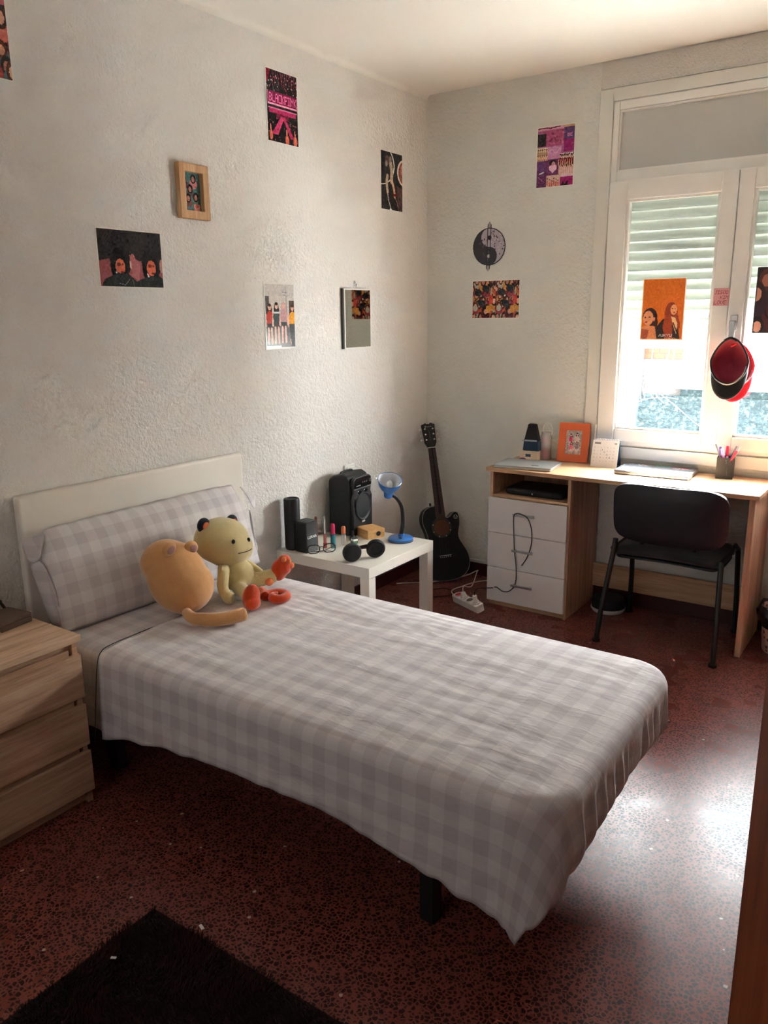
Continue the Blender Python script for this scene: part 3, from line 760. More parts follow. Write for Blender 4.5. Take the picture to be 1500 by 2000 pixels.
# stickered laptop in the sun
lp = thing('laptop', 'closed dark laptop with coloured stickers lying in the sunlit middle of the desk', 'laptop', (1.435, -.145, ZD), math.radians(3))
MB().prism(rrect(-.18, .18, -.115, .115, .012), .002, .012).build('laptop_base', M_silver, lp, bevel=.002)
M_lid = mat('slate_lid', rgb(112, 116, 124), .35, .3)
ld = MB().prism(rrect(-.18, .18, -.115, .115, .012), .0125, .021).build('lid', M_lid, lp, bevel=.002)
M_stw = mat('white_sticker', rgb(240, 240, 240), .5); M_stg = mat('green_sticker', rgb(70, 190, 120), .5); M_str = mat('red_sticker', rgb(214, 84, 84), .5)
def squig(x0, x1, y, amp, m, seed):
    r_ = random.Random(seed); pts = [(x0+(x1-x0)*i/14, y+r_.uniform(-amp, amp), .0216) for i in range(15)]
    MB().tube(spline(pts, 3), .0028, 6, ry=.0006).build('sticker', m, ld)
squig(-.15, -.06, .075, .014, M_stw, 1); squig(-.02, .05, .085, .012, M_stg, 2); squig(.06, .14, .065, .014, M_str, 3); squig(.07, .145, .055, .01, M_stw, 4)

# ------------------------------------------------------------------ painted pictures
class Pic:
    def __init__(s, w, h, bg): s.w, s.h = w, h; s.a = np.zeros((h, w, 3)); s.a[:] = bg; s.yy, s.xx = np.mgrid[0:h, 0:w]; s.u = (s.xx+.5)/w; s.v = (s.yy+.5)/h; s.asp = w/h
    def put(s, m, c, al=1.0): s.a[m] = s.a[m]*(1-al)+np.array(c)*al
    def rect(s, u0, u1, v0, v1, c, al=1.0): s.put((s.u >= u0) & (s.u < u1) & (s.v >= v0) & (s.v < v1), c, al)
    def ell(s, u, v, ru, rv, c, al=1.0, rot_=0):
        du = (s.u-u)*s.asp; dv = s.v-v; ca, sa = math.cos(rot_), math.sin(rot_)
        x = du*ca+dv*sa; y = -du*sa+dv*ca; s.put((x/(ru*s.asp))**2+(y/rv)**2 < 1, c, al)
    def poly(s, P, c, al=1.0):
        inside = np.zeros(s.u.shape, bool); n = len(P)
        for i in range(n):
            (x1, y1), (x2, y2) = P[i], P[(i+1) % n]
            cond = ((y1 > s.v) != (y2 > s.v)); dy = (y2-y1) if abs(y2-y1) > 1e-9 else 1e-9
            inside ^= cond & (s.u < (x2-x1)*(s.v-y1)/dy+x1)
        s.put(inside, c, al)
    def line(s, P, wd, c, al=1.0):
        for (x1, y1), (x2, y2) in zip(P[:-1], P[1:]):
            ax, bx_ = x1*s.asp, x2*s.asp; dx, dy = bx_-ax, y2-y1; L2 = dx*dx+dy*dy+1e-12
            t_ = np.clip(((s.u*s.asp-ax)*dx+(s.v-y1)*dy)/L2, 0, 1)
            s.put(((s.u*s.asp-ax-t_*dx)**2+(s.v-y1-t_*dy)**2) < (wd/2)**2, c, al)
    def noise(s, amt, seed=0, cell=3):
        r = np.random.default_rng(seed); g = r.normal(0, 1, (s.h//cell+2, s.w//cell+2, 1)); g = np.repeat(np.repeat(g, cell, 0), cell, 1)[:s.h, :s.w]
        s.a = np.clip(s.a+g*amt, 0, 255)
    def border(s, mm, size, c=(236, 232, 224)):
        bu, bv = mm/size[0], mm/size[1]; s.put((s.u < bu) | (s.u > 1-bu) | (s.v < bv) | (s.v > 1-bv), c)
    FONT = {'A': '01110100011000111111100011000110001', 'B': '11110100011000111110100011000111110', 'C': '01111100001000010000100001000001111', 'I': '11111001000010000100001000010011111',
        'J': '00111000100001000010000101001001100', 'K': '10001100101010011000101001001010001', 'L': '10000100001000010000100001000011111', 'M': '10001110111010110001100011000110001',
        'N': '10001110011010110011100011000110001', 'O': '01110100011000110001100011000101110', 'P': '11110100011000111110100001000010000', 'S': '01111100001000001110000010000111110',
        'T': '11111001000010000100001000010000100', 'V': '10001100011000110001100010101000100', 'E': '11111100001000011110100001000011111', 'Y': '10001100010101000100001000010000100', 'U': '10001100011000110001100011000101110', 'R': '11110100011000111110101001001010001'}
    def text(s, st, u, v, cu, cv, c, slant=0.0, gap=1.15):
        """cu, cv: letter width/height as fractions"""
        for i, chh in enumerate(st):
            bits = s.FONT.get(chh)
            if not bits: continue
            for r in range(7):
                for q in range(5):
                    if bits[r*5+q] == '1':
                        uu = u+i*cu*gap+q*cu/5+slant*(6-r)*cu/5; vv = v+r*cv/7
                        s.rect(uu, uu+cu/5*1.05, vv, vv+cv/7*1.05, c)
def person(p, u, v, hgt, skin, hair, top, low=None, long=True, wide=1.0):
    """a small standing figure: head centre at (u, v), total height hgt (fraction of picture height)"""
    a = 1/p.asp; hr = hgt*.075
    if long: p.ell(u, v+hr*1.3, hr*1.25*a*wide, hr*2.6, hair)
    else: p.ell(u, v-hr*.2, hr*1.15*a*wide, hr*1.3, hair)
    p.ell(u, v+hgt*.33, hr*1.9*a*wide, hgt*.24, top)
    p.line([(u-hr*1.7*a*wide, v+hgt*.2), (u-hr*2.1*a*wide, v+hgt*.48)], hr*.8, skin); p.line([(u+hr*1.7*a*wide, v+hgt*.2), (u+hr*2.1*a*wide, v+hgt*.48)], hr*.8, skin)
    p.ell(u, v+hgt*.27, hr*1.8*a*wide, hgt*.15, top)
    if low is not None:
        p.rect(u-hr*1.5*a*wide, u+hr*1.5*a*wide, v+hgt*.42, v+hgt*.58, low)
        p.line([(u-hr*.8*a, v+hgt*.55), (u-hr*.9*a, v+hgt*.93)], hr*1.0, skin); p.line([(u+hr*.8*a, v+hgt*.55), (u+hr*.9*a, v+hgt*.93)], hr*1.0, skin)
    p.ell(u, v, hr*.8*a*wide, hr*1.05, skin)
    p.ell(u, v-hr*.75, hr*.85*a*wide, hr*.5, hair)
def crowd(p, seed, pal, n=26, r0=.06):
    r = random.Random(seed)
    for i in range(n):
        u, v = r.random(), r.random(); rr = r0*(.7+.8*r.random()); a = 1/p.asp
        p.ell(u, v+rr*1.2, rr*1.5*a, rr*1.8, r.choice(pal)); p.ell(u, v, rr*1.0*a, rr*1.5, r.choice([(40, 26, 24), (60, 34, 28), (28, 30, 34), (90, 48, 34)]))
        p.ell(u, v+rr*.1, rr*.6*a, rr*.85, r.choice([(214, 150, 126), (190, 120, 98), (232, 178, 150)]))
def picture(name, p, size, M, material, label=None, cat=None, parent=None, thick=.0012, mask=None):
    """flat sheet of size (w,h) m, picture p; M maps local x right, y up, z outwards"""
    W_, H_ = p.w, p.h; w_, h_ = size
    X = np.linspace(-w_/2, w_/2, W_+1); Y = np.linspace(h_/2, -h_/2, H_+1)
    gx, gy = np.meshgrid(X, Y); V = np.stack([gx, gy, np.full_like(gx, thick)], -1).reshape(-1, 3)
    idx = np.arange((W_+1)*(H_+1)).reshape(H_+1, W_+1)
    F = np.stack([idx[:-1, :-1], idx[1:, :-1], idx[1:, 1:], idx[:-1, 1:]], -1)
    cols = p.a/255.0
    if mask is not None: F = F[mask]; cf = cols[mask]
    else: F = F.reshape(-1, 4); cf = cols.reshape(-1, 3)
    F = F.tolist(); V = V.tolist(); cf = cf.tolist()
    if mask is None:
        o = len(V); V += [(-w_/2, -h_/2, 0), (w_/2, -h_/2, 0), (w_/2, h_/2, 0), (-w_/2, h_/2, 0), (-w_/2, -h_/2, thick), (w_/2, -h_/2, thick), (w_/2, h_/2, thick), (-w_/2, h_/2, thick)]
        for f in ((0, 3, 2, 1), (0, 1, 5, 4), (1, 2, 6, 5), (2, 3, 7, 6), (3, 0, 4, 7)): F.append([o+i for i in f]); cf.append([.93, .92, .9])
    me = bpy.data.meshes.new(name); me.from_pydata(V, [], F)
    at = me.color_attributes.new('print', 'FLOAT_COLOR', 'CORNER')
    c = np.array(cf); c = np.where(c <= .04045, c/12.92, ((c+.055)/1.055)**2.4); c = np.repeat(c, 4, 0)
    at.data.foreach_set('color', np.concatenate([c, np.ones((len(c), 1))], 1).ravel())
    me.transform(M); me.materials.append(material)
    o = bpy.data.objects.new(name, me); COL.objects.link(o)
    if mask is not None:
        q = o.modifiers.new('thick', 'SOLIDIFY'); q.thickness = thick; q.offset = -1
    if parent: o.parent = parent
    return tag(o, label, cat)
ML = lambda y, z, t_=.002, r_=0: tr(t_, y, z) @ Matrix(((0, 0, 1, 0), (1, 0, 0, 0), (0, 1, 0, 0), (0, 0, 0, 1))) @ rot('Z', r_)   # on the left wall
MF = lambda x, z, t_=-.002, r_=0: tr(x, t_, z) @ Matrix(((1, 0, 0, 0), (0, 0, -1, 0), (0, 1, 0, 0), (0, 0, 0, 1))) @ rot('Z', r_)  # on the window wall
A4 = (.21, .297); A4L = (.297, .21)

# concert poster, high on the left wall
p = Pic(84, 119, (34, 28, 34)); r = random.Random(5)
for i in range(90): p.ell(r.random(), r.random()*.32, .012, .010, r.choice([(190, 60, 90), (120, 30, 50), (210, 170, 170), (60, 50, 56)]))
for i in range(10): u = .25+.07*i; p.line([(u, .02), (u+r.uniform(-.05, .05), .2)], .012, (150, 48, 70), .7)
p.poly([(0, 0), (.16, 0), (.06, .2), (0, .2)], (170, 40, 60), .8)
p.rect(.05, .97, .30, .48, (120, 20, 66)); p.text('BLACKPINK', .09, .325, .082, .12, (255, 110, 176), 0, 1.18); p.rect(.05, .97, .465, .485, (240, 150, 190)); p.rect(.05, .065, .30, .48, (240, 120, 170)); p.rect(.955, .97, .30, .48, (240, 120, 170))
p.rect(.06, .95, .52, .535, (210, 110, 150)); p.rect(.08, .92, .54, .60, (176, 42, 96)); p.rect(.3, .7, .60, .66, (120, 36, 66))
p.poly([(.45, .62), (.55, .62), (.34, .88), (.14, .88)], (206, 56, 110)); p.poly([(.48, .62), (.56, .62), (.86, .9), (.74, .9)], (190, 48, 96))
for i in range(60): p.ell(r.random(), .66+r.random()*.34, .012, .010, r.choice([(60, 50, 60), (110, 60, 70), (90, 90, 96), (190, 90, 90)]))
for u, v, w_ in ((.12, .9, .05), (.62, .93, .06), (.88, .92, .06)): p.ell(u, v, w_, .07, (214, 106, 84)); p.line([(u, v-.02), (u-.01, v-.14)], .02, (226, 130, 110))
p.noise(9, 1); p.border(.006, A4)
picture('concert_poster', p, A4, ML(-1.224, 2.4385), M_artgloss, 'dark pink concert print with neon lettering, highest on the left wall', 'poster')

# two faces portrait (dark)
p = Pic(119, 84, (44, 42, 44))
for k_, cu in ((0, .30), (1, .84)):
    p.poly([(cu-.30, 1), (cu-.28, .55), (cu-.1, .5), (cu+.2, .5), (cu+.25, 1)], (150, 84, 88)); 
for cu in (.34, .82):
    p.ell(cu, .42, .17, .42, (38, 36, 40)); p.ell(cu-.04, .62, .12, .30, (30, 30, 34))
    p.ell(cu-.015, .64, .072, .135, (206, 104, 78)); p.ell(cu-.035, .60, .03, .03, (120, 50, 40)); p.ell(cu+.01, .73, .03, .018, (96, 44, 40)); p.ell(cu+.02, .60, .018, .02, (130, 60, 46))
    p.poly([(cu-.09, .72), (cu-.04, .80), (cu-.07, .86)], (226, 196, 196))
p.ell(.52, .58, .05, .17, (176, 108, 104)); p.poly([(.47, .42), (.50, .60), (.49, .80), (.60, .86), (.64, .55)], (172, 104, 106)); p.ell(.485, .60, .014, .07, (226, 180, 170))
p.ell(.97, .6, .03, .12, (200, 140, 136))
p.poly([(.02, 1), (.08, .86), (.28, .74), (.45, .76), (.56, .88), (.72, .80), (.92, .76), (1, .84), (1, 1)], (38, 44, 46)); p.line([(.3, .92), (.38, .95), (.45, .85)], .008, (130, 130, 126))
p.line([(.50, .85), (.52, 1)], .01, (96, 92, 90))
for i in range(12): p.line([(.08+i*.01, .1), (.12+i*.015, .6)], .006, (64, 64, 70), .5)
p.noise(5, 2); p.border(.006, A4L)
picture('portrait_print', p, A4L, ML(-2.108, 1.759), M_artgloss, 'dark landscape print of two mirrored faces in black, lowest left on the wall', 'poster')

# dancer poster near the corner
p = Pic(84, 119, (46, 42, 44)); p.ell(.0, .24, .62, .34, (236, 232, 226)); p.ell(.0, .24, .58, .325, (46, 42, 44))
p.ell(1.08, .32, .34, .23, (238, 214, 204)); p.ell(1.10, .32, .30, .205, (150, 84, 76)); p.ell(1.06, .28, .16, .12, (196, 130, 110))
p.line([(.45, .2), (.5, .34), (.48, .5)], .09, (188, 160, 140)); p.line([(.5, .48), (.6, .64), (.62, .74)], .06, (206, 170, 140)); p.line([(.3, .42), (.26, .52), (.3, .68)], .07, (170, 146, 128))
p.ell(.3, .16, .10, .08, (96, 72, 70)); p.ell(.26, .22, .06, .05, (150, 130, 120)); p.ell(.44, .13, .05, .05, (150, 130, 120))
p.line([(.3, .68), (.34, .82), (.44, .95)], .02, (190, 180, 172)); p.line([(.62, .74), (.74, .84), (.80, .97)], .02, (150, 110, 104)); p.line([(.72, .68), (.92, .98)], .015, (120, 84, 80)); p.rect(.56, .70, .70, .74, (120, 40, 40)); p.ell(.44, .98, .05, .02, (240, 240, 240))
p.poly([(.7, .55), (1, .6), (1, 1), (.8, 1)], (92, 66, 66), .8); p.noise(10, 3); p.border(.006, A4)
picture('dance_poster', p, A4, ML(-.366, 2.2385), M_artgloss, 'dark print of a gold figure with white arcs, nearest the room corner', 'poster')

# four girls photo
p = Pic(84, 119, (204, 196, 190)); p.rect(0, 1, .0, .2, (196, 190, 186)); p.rect(0, .16, .2, .6, (84, 80, 78)); p.rect(.8, 1, .27, .6, (88, 70, 62)); p.line([(.70, .08), (.71, .5)], .008, (86, 80, 78)); p.line([(.60, .14), (.74, .15)], .008, (96, 90, 88)); p.line([(.61, .18), (.74, .2)], .008, (96, 90, 88))
p.rect(0, 1, .6, 1, (110, 108, 110)); p.rect(0, .45, .86, 1, (92, 116, 122)); p.rect(0, .5, .95, 1, (226, 238, 240))
person(p, .16, .37, .58, (226, 176, 158), (70, 40, 34), (196, 56, 44), (60, 42, 40)); person(p, .90, .38, .58, (220, 170, 150), (72, 40, 36), (232, 160, 46), (52, 60, 66))
person(p, .38, .35, .60, (228, 182, 164), (48, 34, 36), (62, 70, 68), (70, 52, 50)); person(p, .61, .34, .60, (230, 184, 170), (206, 158, 150), (196, 150, 152), (58, 62, 62))
p.rect(.30, .48, .44, .46, (220, 224, 220)); p.poly([(.78, .62), (1, .62), (1, 1), (.86, 1)], (58, 60, 64)); p.noise(8, 4); p.border(.007, A4, (226, 224, 218))
picture('group_photo_print', p, A4, ML(-1.293, 1.5475), M_artgloss, 'colour print of four standing women, left of the wall mirror', 'poster')

# red collage cut by the picture's top left corner
p = Pic(84, 119, (150, 60, 56)); crowd(p, 11, [(170, 60, 56), (60, 50, 60), (214, 110, 96), (96, 100, 110), (190, 96, 110)], 60, .07); p.noise(8, 5); p.border(.005, A4)
picture('face_collage_print', p, A4, ML(-2.612, 2.425), M_artgloss, 'red toned collage print cut off by the top left corner', 'poster')

# purple collage, window wall
p = Pic(84, 119, (168, 92, 136)); P4 = [(.0, .25, .12, .32, (52, 40, 48)), (.25, .72, .06, .32, (176, 78, 120)), (.72, 1, .05, .26, (92, 56, 112)), (.72, 1, .24, .44, (150, 34, 110)), (0, .3, .34, .52, (214, 190, 160)), (.3, .66, .34, .54, (196, 132, 176)), (0, .26, .54, .74, (104, 60, 116)), (.26, .62, .54, .80, (112, 56, 100)), (.62, 1, .46, .84, (224, 190, 200)), (0, .28, .72, 1, (96, 44, 88)), (.28, .64, .80, 1, (206, 168, 156)), (.64, 1, .84, 1, (156, 30, 104)), (0, .7, 0, .07, (214, 150, 176)), (.7, 1, 0, .05, (206, 160, 124))]
for q in P4: p.rect(*q)
for i in range(7): person(p, .64+.055*i, .50+.012*(i % 2), .30, (220, 170, 150), (40, 20, 24), (126, 32, 42), (80, 26, 34), False, .7)
for i in range(5): person(p, .05+.055*i, .38, .18, (210, 160, 130), (50, 30, 30), (170, 140, 110), (120, 90, 80), False, .8)
for i in range(6): person(p, .32+.055*i, .86+.02*(i % 3), .18, (220, 160, 140), (50, 20, 24), (190, 110, 100), (170, 90, 90), False, .8)
p.ell(.44, .60, .09, .05, (50, 36, 48)); p.ell(.46, .62, .05, .04, (190, 130, 140)); p.ell(.40, .68, .06, .045, (226, 176, 206)); p.ell(.49, .68, .06, .045, (226, 176, 206)); p.poly([(.345, .69), (.545, .69), (.445, .77)], (226, 176, 206))
p.text('BE', .80, .15, .06, .05, (226, 140, 200)); p.line([(.05, .03), (.2, .02), (.35, .04), (.6, .02)], .02, (110, 40, 70)); p.line([(.3, .45), (.4, .38), (.5, .45), (.65, .36)], .012, (220, 170, 200)); p.line([(.05, .80), (.22, .9)], .01, (160, 90, 150)); p.line([(.1, .76), (.2, .74)], .02, (220, 220, 220))
for i in range(26): r = random.Random(i); p.ell(.3+.4*r.random(), .1+.2*r.random(), .02, .02, r.choice([(200, 110, 150), (140, 50, 90), (120, 50, 80)]), .8)
p.poly([(.66, 1), (.72, .9), (.76, .96), (.86, .9), (.84, 1)], (20, 20, 30)); p.noise(8, 6); p.border(.006, A4)
picture('purple_collage_print', p, A4, MF(.772, 2.3295), M_artgloss, 'purple and pink collage print high on the wall left of the window', 'poster')

# orange crowd collage
p = Pic(119, 84, (150, 84, 64)); 
q = Pic(60, 84, (150, 84, 64)); crowd(q, 21, [(196, 96, 56), (206, 140, 70), (120, 40, 44), (150, 60, 70), (170, 160, 140), (90, 40, 40)], 80, .06)
for u, v in ((.58, .22), (.25, .32), (.42, .6)): q.ell(u, v, .15, .09, (40, 42, 46)); q.ell(u+.05, v+.05, .09, .05, (56, 50, 52))
q.ell(.8, .5, .09, .12, (210, 72, 62)); q.ell(.7, .75, .1, .1, (222, 150, 74)); q.ell(.15, .72, .1, .08, (190, 180, 160))
p.a[:, :60] = q.a; p.a[:, 59:] = q.a; p.noise(10, 7); p.border(.005, A4L)
picture('crowd_collage_print', p, A4L, MF(.4485, 1.626), M_artgloss, 'orange landscape collage of many small faces directly below the round yin yang', 'poster')

# round yin yang picture, cut out of card
N_ = 90; p = Pic(N_, N_+22, (40, 38, 48)); cxp, cyp = .5, .5; X = (p.u-.5)*p.w; Y = (p.v-.5)*p.h; Rr = 42
disc = X*X+Y*Y < Rr*Rr
white = (X > 0); white &= ~((X*X+(Y-Rr/2)**2) < (Rr/2)**2); white |= ((X*X+(Y+Rr/2)**2) < (Rr/2)**2)
r_ = np.random.default_rng(2)
p.put(disc & white, (176, 166, 178))
for i in range(46):
    a, q_ = r_.uniform(-1.2, 1.5), r_.uniform(.2, .95); u, v = .5+.46*q_*math.cos(a), .5-.38*q_*math.sin(a+.2); p.ell(u, v, .02, .015, [(60, 54, 70), (206, 196, 206), (110, 100, 120)][i % 3])
p.put(disc & ~white, (44, 42, 54)); 
for i in range(14):
    u, v = .2+.3*r_.random(), .35+.42*r_.random(); p.ell(u, v, .02, .02, (70, 66, 84))
p.ell(.5, .32, .06, .045, (26, 24, 32)); p.ell(.5, .685, .045, .035, (190, 184, 176))
p.put((X*X+Y*Y < Rr*Rr) & (X*X+Y*Y > (Rr-2.2)**2), (26, 24, 32))
blade = (np.abs(X+1) < 5) & (np.abs(Y) < 55); p.put(blade & (np.abs(X+1) > 3.4), (24, 24, 28)); p.put(blade & ~disc & (np.abs(X+1) <= 3.4), (150, 146, 150))
tipm = (np.abs(X+1) < 5-np.maximum(0, np.abs(Y)-48)*.6)
picture('yin_yang_picture', p, (.214, .265), MF(.402, 1.908, -.002, -1.5), M_art, 'round black and white yin yang cut-out on the window wall above the orange collage', 'wall picture', mask=(disc | (blade & tipm)))

# orange window poster
p = Pic(84, 119, (222, 112, 34)); 
p.ell(.5, .4, .7, .5, (230, 124, 40), .5)
p.poly([(.34, 1), (.36, .80), (.52, .66), (.64, .62), (.84, .72), (.94, 1)], (58, 44, 46)); p.ell(.70, .56, .15, .17, (150, 66, 40)); p.poly([(.56, .60), (.52, .8), (.60, 1), (.76, 1), (.74, .75), (.84, .62)], (166, 72, 42)); p.poly([(.84, .55), (.92, .75), (.90, .88), (.80, .7)], (160, 70, 42))
p.ell(.755, .51, .075, .085, (238, 170, 126)); p.ell(.77, .555, .02, .010, (170, 60, 50)); p.ell(.785, .50, .012, .006, (90, 50, 40)); p.ell(.72, .495, .016, .007, (90, 50, 40)); p.poly([(.70, .62), (.80, .64), (.86, .74), (.84, .9), (.76, .76)], (240, 206, 160)); p.line([(.76, .72), (.88, .92)], .018, (50, 36, 40))
p.ell(.21, .62, .17, .14, (72, 44, 42)); p.ell(.30, .72, .10, .12, (80, 46, 40)); p.ell(.17, .645, .12, .12, (238, 164, 120)); p.ell(.10, .635, .022, .012, (80, 40, 36)); p.ell(.2, .63, .022, .012, (80, 40, 36)); p.ell(.13, .71, .03, .012, (180, 60, 50)); p.ell(.31, .66, .022, .035, (236, 160, 120))
p.poly([(0, .80), (.14, .76), (.34, .78), (.40, 1), (0, 1)], (232, 150, 100)); p.poly([(0, .82), (.2, .84), (.16, 1), (0, 1)], (150, 50, 40), .6); p.poly([(.02, 1), (.1, .97), (.2, 1)], (50, 30, 40))
p.text('TOKYO', .42, .905, .06, .045, (244, 240, 236), .1, 1.1); p.text('TOKYO', .56, .965, .055, .035, (230, 210, 190), .1, 1.1)
p.noise(5, 8); p.border(.006, A4, (240, 196, 150)); p.rect(0, 1, 0, .02, (240, 226, 210)); p.rect(.972, 1, 0, 1, (240, 226, 210))
picture('orange_poster', p, A4, MF(1.371, 1.5615, -.0005), M_art, 'orange poster of two women stuck to the left window pane', 'poster')
# dark poster cut by the right edge
p = Pic(84, 119, (52, 34, 36)); crowd(p, 33, [(90, 40, 44), (60, 40, 50), (140, 70, 60)], 26, .09); p.border(.005, A4, (60, 40, 40))
picture('dark_poster', p, A4, MF(1.895, 1.595, -.0005), M_art, 'dark poster on the right window pane, cut by the right edge', 'poster')
# pink note
p = Pic(70, 80, (222, 160, 162)); ink = (150, 60, 78)
p.text('JISOO', .05, .13, .15, .20, ink, .12, 1.18); p.text('KIM', .42, .42, .15, .20, ink, .2, 1.18); p.text('LOVE', .04, .70, .17, .22, ink, .2, 1.2); p.rect(0, 1, 0, .06, (206, 150, 150))
picture('pink_note', p, (.07, .08), MF(1.645, 1.613, -.0235), M_art, 'small pink sticky note with three handwritten lines on the window stile', 'note')

# mirror with a small print
mr = thing('wall_mirror', 'small unframed wall mirror hanging from a hook on the left wall', 'mirror', (.0, -.717, 1.53))
M_mirror = mat('mirror_glass', rgb(214, 222, 216), .03, 1.0)
MB().box(.002, .012, -.116, .120, -.150, .150).build('backing', M_grey, mr)
MB().box(.012, .018, -.108, .120, -.150, .150).build('mirror_edge', M_whitep, mr)
MB().box(.018, .0190, -.102, .114, -.144, .144).build('mirror_pane', M_mirror, mr)
MB().tube([(.004, -.012, .155), (.012, -.008, .175), (.012, .006, .175), (.004, .010, .155)], .002, 6).box(.0, .006, -.006, .004, .165, .19).build('hook', M_chrome, mr)
# framed photo on the left wall
pf = thing('picture_frame', 'small light oak picture frame hanging on the left wall above the dark portrait', 'picture frame', (.0, -1.792, 2.028))
def frame(parent, w_, h_, b, d, m, pic, back=0.0, Mx=None):
    o_ = MB().box(back, d, -w_/2, w_/2, h_/2-b, h_/2).box(back, d, -w_/2, w_/2, -h_/2, -h_/2+b).box(back, d, -w_/2, -w_/2+b, -h_/2+b, h_/2-b).box(back, d, w_/2-b, w_/2, -h_/2+b, h_/2-b)
    o_.build('frame', m, parent, bevel=.0012, M=Mx)
    MB().box(back, back+.004, -w_/2+.003, w_/2-.003, -h_/2+.003, h_/2-.003).build('backing', M_grey, parent, M=Mx)
    q = picture('photo', pic, (w_-2*b+.002, h_-2*b+.002), (Mx if Mx else Matrix.Identity(4)) @ ML(0, 0, back+.0042), M_artgloss, parent=parent)
p = Pic(50, 80, (86, 124, 122))
for u, v, c in ((.1, .2, (110, 70, 90)), (.62, .16, (200, 130, 130)), (.42, .42, (90, 90, 96)), (.3, .66, (120, 90, 90)), (.72, .62, (90, 110, 104))):
    p.ell(u, v+.13, .22, .12, c); p.ell(u, v, .15, .12, (52, 46, 50)); p.ell(u, v+.01, .08, .07, (176, 120, 106))
p.poly([(.6, .8), (.95, .8), (.9, 1), (.62, 1)], (232, 150, 140)); p.ell(.75, .85, .1, .05, (190, 90, 76)); p.rect(.1, .5, .88, 1, (96, 120, 140)); p.noise(10, 10)
frame(pf, .152, .205, .030, .028, M_beech, p, .002)

# orange frame standing on the desk
df = thing('picture_frame', 'orange standing picture frame at the back of the desk', 'picture frame', M=tr(.965, -.07, ZD) @ rot('Z', -90+8) @ rot('Y', -12) @ tr(0, 0, .105))
M_orange = mat('orange_frame_paint', rgb(206, 98, 52), .45)
p = Pic(50, 74, (176, 170, 168))
for u, v, c in ((.3, .3, (214, 90, 130)), (.68, .26, (206, 190, 186)), (.35, .62, (230, 130, 160)), (.7, .6, (160, 150, 160))): person(p, u, v-.1, .62, (226, 190, 176), (60, 50, 54), c, (230, 226, 226))
p.noise(16, 11)
frame(df, .165, .210, .040, .016, M_orange, p, .0)
MB().box(-.002, 0, -.03, .03, -.09, .05, M=rot('Y', 0)).build('easel_back', M_grey, df)
MB().box(-.075, -.072, -.02, .02, -.10, .055, M=tr(.022, 0, 0) @ rot('Y', 20)).build('strut', M_grey, df)

# ------------------------------------------------------------------ things at the back of the desk
cl = thing('desk_calendar', 'white spiral desk calendar standing open at the back of the desk', 'calendar', M=tr(1.155, -.09, ZD) @ rot('Z', 6))
M_paper = mat('calendar_paper', rgb(232, 230, 226), .7); M_navycard = mat('blue_grey_card', rgb(56, 84, 110), .6)
p = Pic(60, 72, (230, 228, 226)); p.rect(.06, .3, .05, .12, (120, 120, 124)); p.rect(.84, .94, .06, .11, (150, 150, 150))
for i in range(5):
    for j in range(7): p.rect(.07+.125*j, .10+.125*j, .24+.13*i, .27+.13*i, (168, 166, 168))
for a in range(4): p.line([(.3+.12*a, .35+.1*a), (.4+.1*a, .30+.1*a), (.38+.1*a, .42+.1*a)], .008, (120, 118, 122))
Mc = tr(0, 0, .136) @ rot('X', -17)
MB().box(-.068, .068, -.0015, .0, -.142, 0, M=Mc).build('page_block', M_paper, cl)
picture('top_page', p, (.132, .134), tr(0, 0, .136) @ rot('X', -17) @ MF(0, -.072, -.0016), M_art, parent=cl)
MB().box(-.069, .069, 0, .002, -.142, 0, M=tr(0, 0.004, .136) @ rot('X', 17)).build('back_card', M_navycard, cl)
MB().box(-.069, .069, -.040, .044, .0, .002).build('base_card', M_navycard, cl)
sp = MB()
for i in range(15):
    c_ = -.060+i*.0086; sp.tube([(c_, .004*math.cos(a)+.002, .138+.006*math.sin(a)) for a in [2*PI*k/8 for k in range(9)]], .0009, 5)
sp.build('spiral', M_whitep, cl)

bx = thing('cream_box', 'small cream carton at the back left of the desk under the black pouch', 'box', (.735, -.105, ZD), math.radians(4))
M_cream = mat('cream_card', rgb(232, 216, 196), .6)
MB().box(-.05, .05, -.03, .03, 0, .050).build('carton', M_cream, bx, bevel=.0015)
MB().box(-.016, .014, -.0306, -.030, .018, .034).build('label', M_navycard, bx)
po = thing('black_pouch', 'tapered black pouch with grey band standing on the cream carton', 'pouch', (.745, -.105, ZD+.050), math.radians(4))
def taper(b0, b1, d0, d1, z0, z1):
    return MB().add([(-b0, -d0, z0), (b0, -d0, z0), (b0, d0, z0), (-b0, d0, z0), (-b1, -d1, z1), (b1, -d1, z1), (b1, d1, z1), (-b1, d1, z1)], [(0,3,2,1),(4,5,6,7),(0,1,5,4),(1,2,6,5),(2,3,7,6),(3,0,4,7)])
M_navyp = mat('navy_cloth', rgb(30, 52, 76), .7)
taper(.047, .042, .024, .023, 0, .052).build('lower_half', M_navyp, po, bevel=.004)
taper(.042, .022, .023, .014, .053, .148).build('upper_half', M_blacksoft, po, bevel=.005)
MB().box(-.034, .034, -.0275, -.0215, .053, .061).box(-.050, -.040, -.02, .02, .052, .060).build('grey_band', M_steel, po)
jr = thing('storage_jar', 'clear jar with white loop handle and pink contents behind the black pouch', 'jar', (.805, -.058, ZD))
MB().lathe([(.030, 0), (.031, .004), (.031, .125), (.027, .135), (.027, .150)], 28).build('glass_body', M_clear, jr, smooth=40)
M_pink = mat('pink_plastic', rgb(206, 84, 116), .4)
MB().lathe([(.022, .004), (.022, .055), (.018, .06)], 20).ball((-.004, -.004, .10), (.018, .018, .016)).build('pink_contents', M_pink, jr, smooth=40)
MB().tube(spline([(-.022, 0, .152), (-.012, 0, .192), (.016, 0, .198), (.034, 0, .172), (.030, 0, .138)], 6), .0035, 8).build('loop_handle', M_whitep, jr, smooth=True)
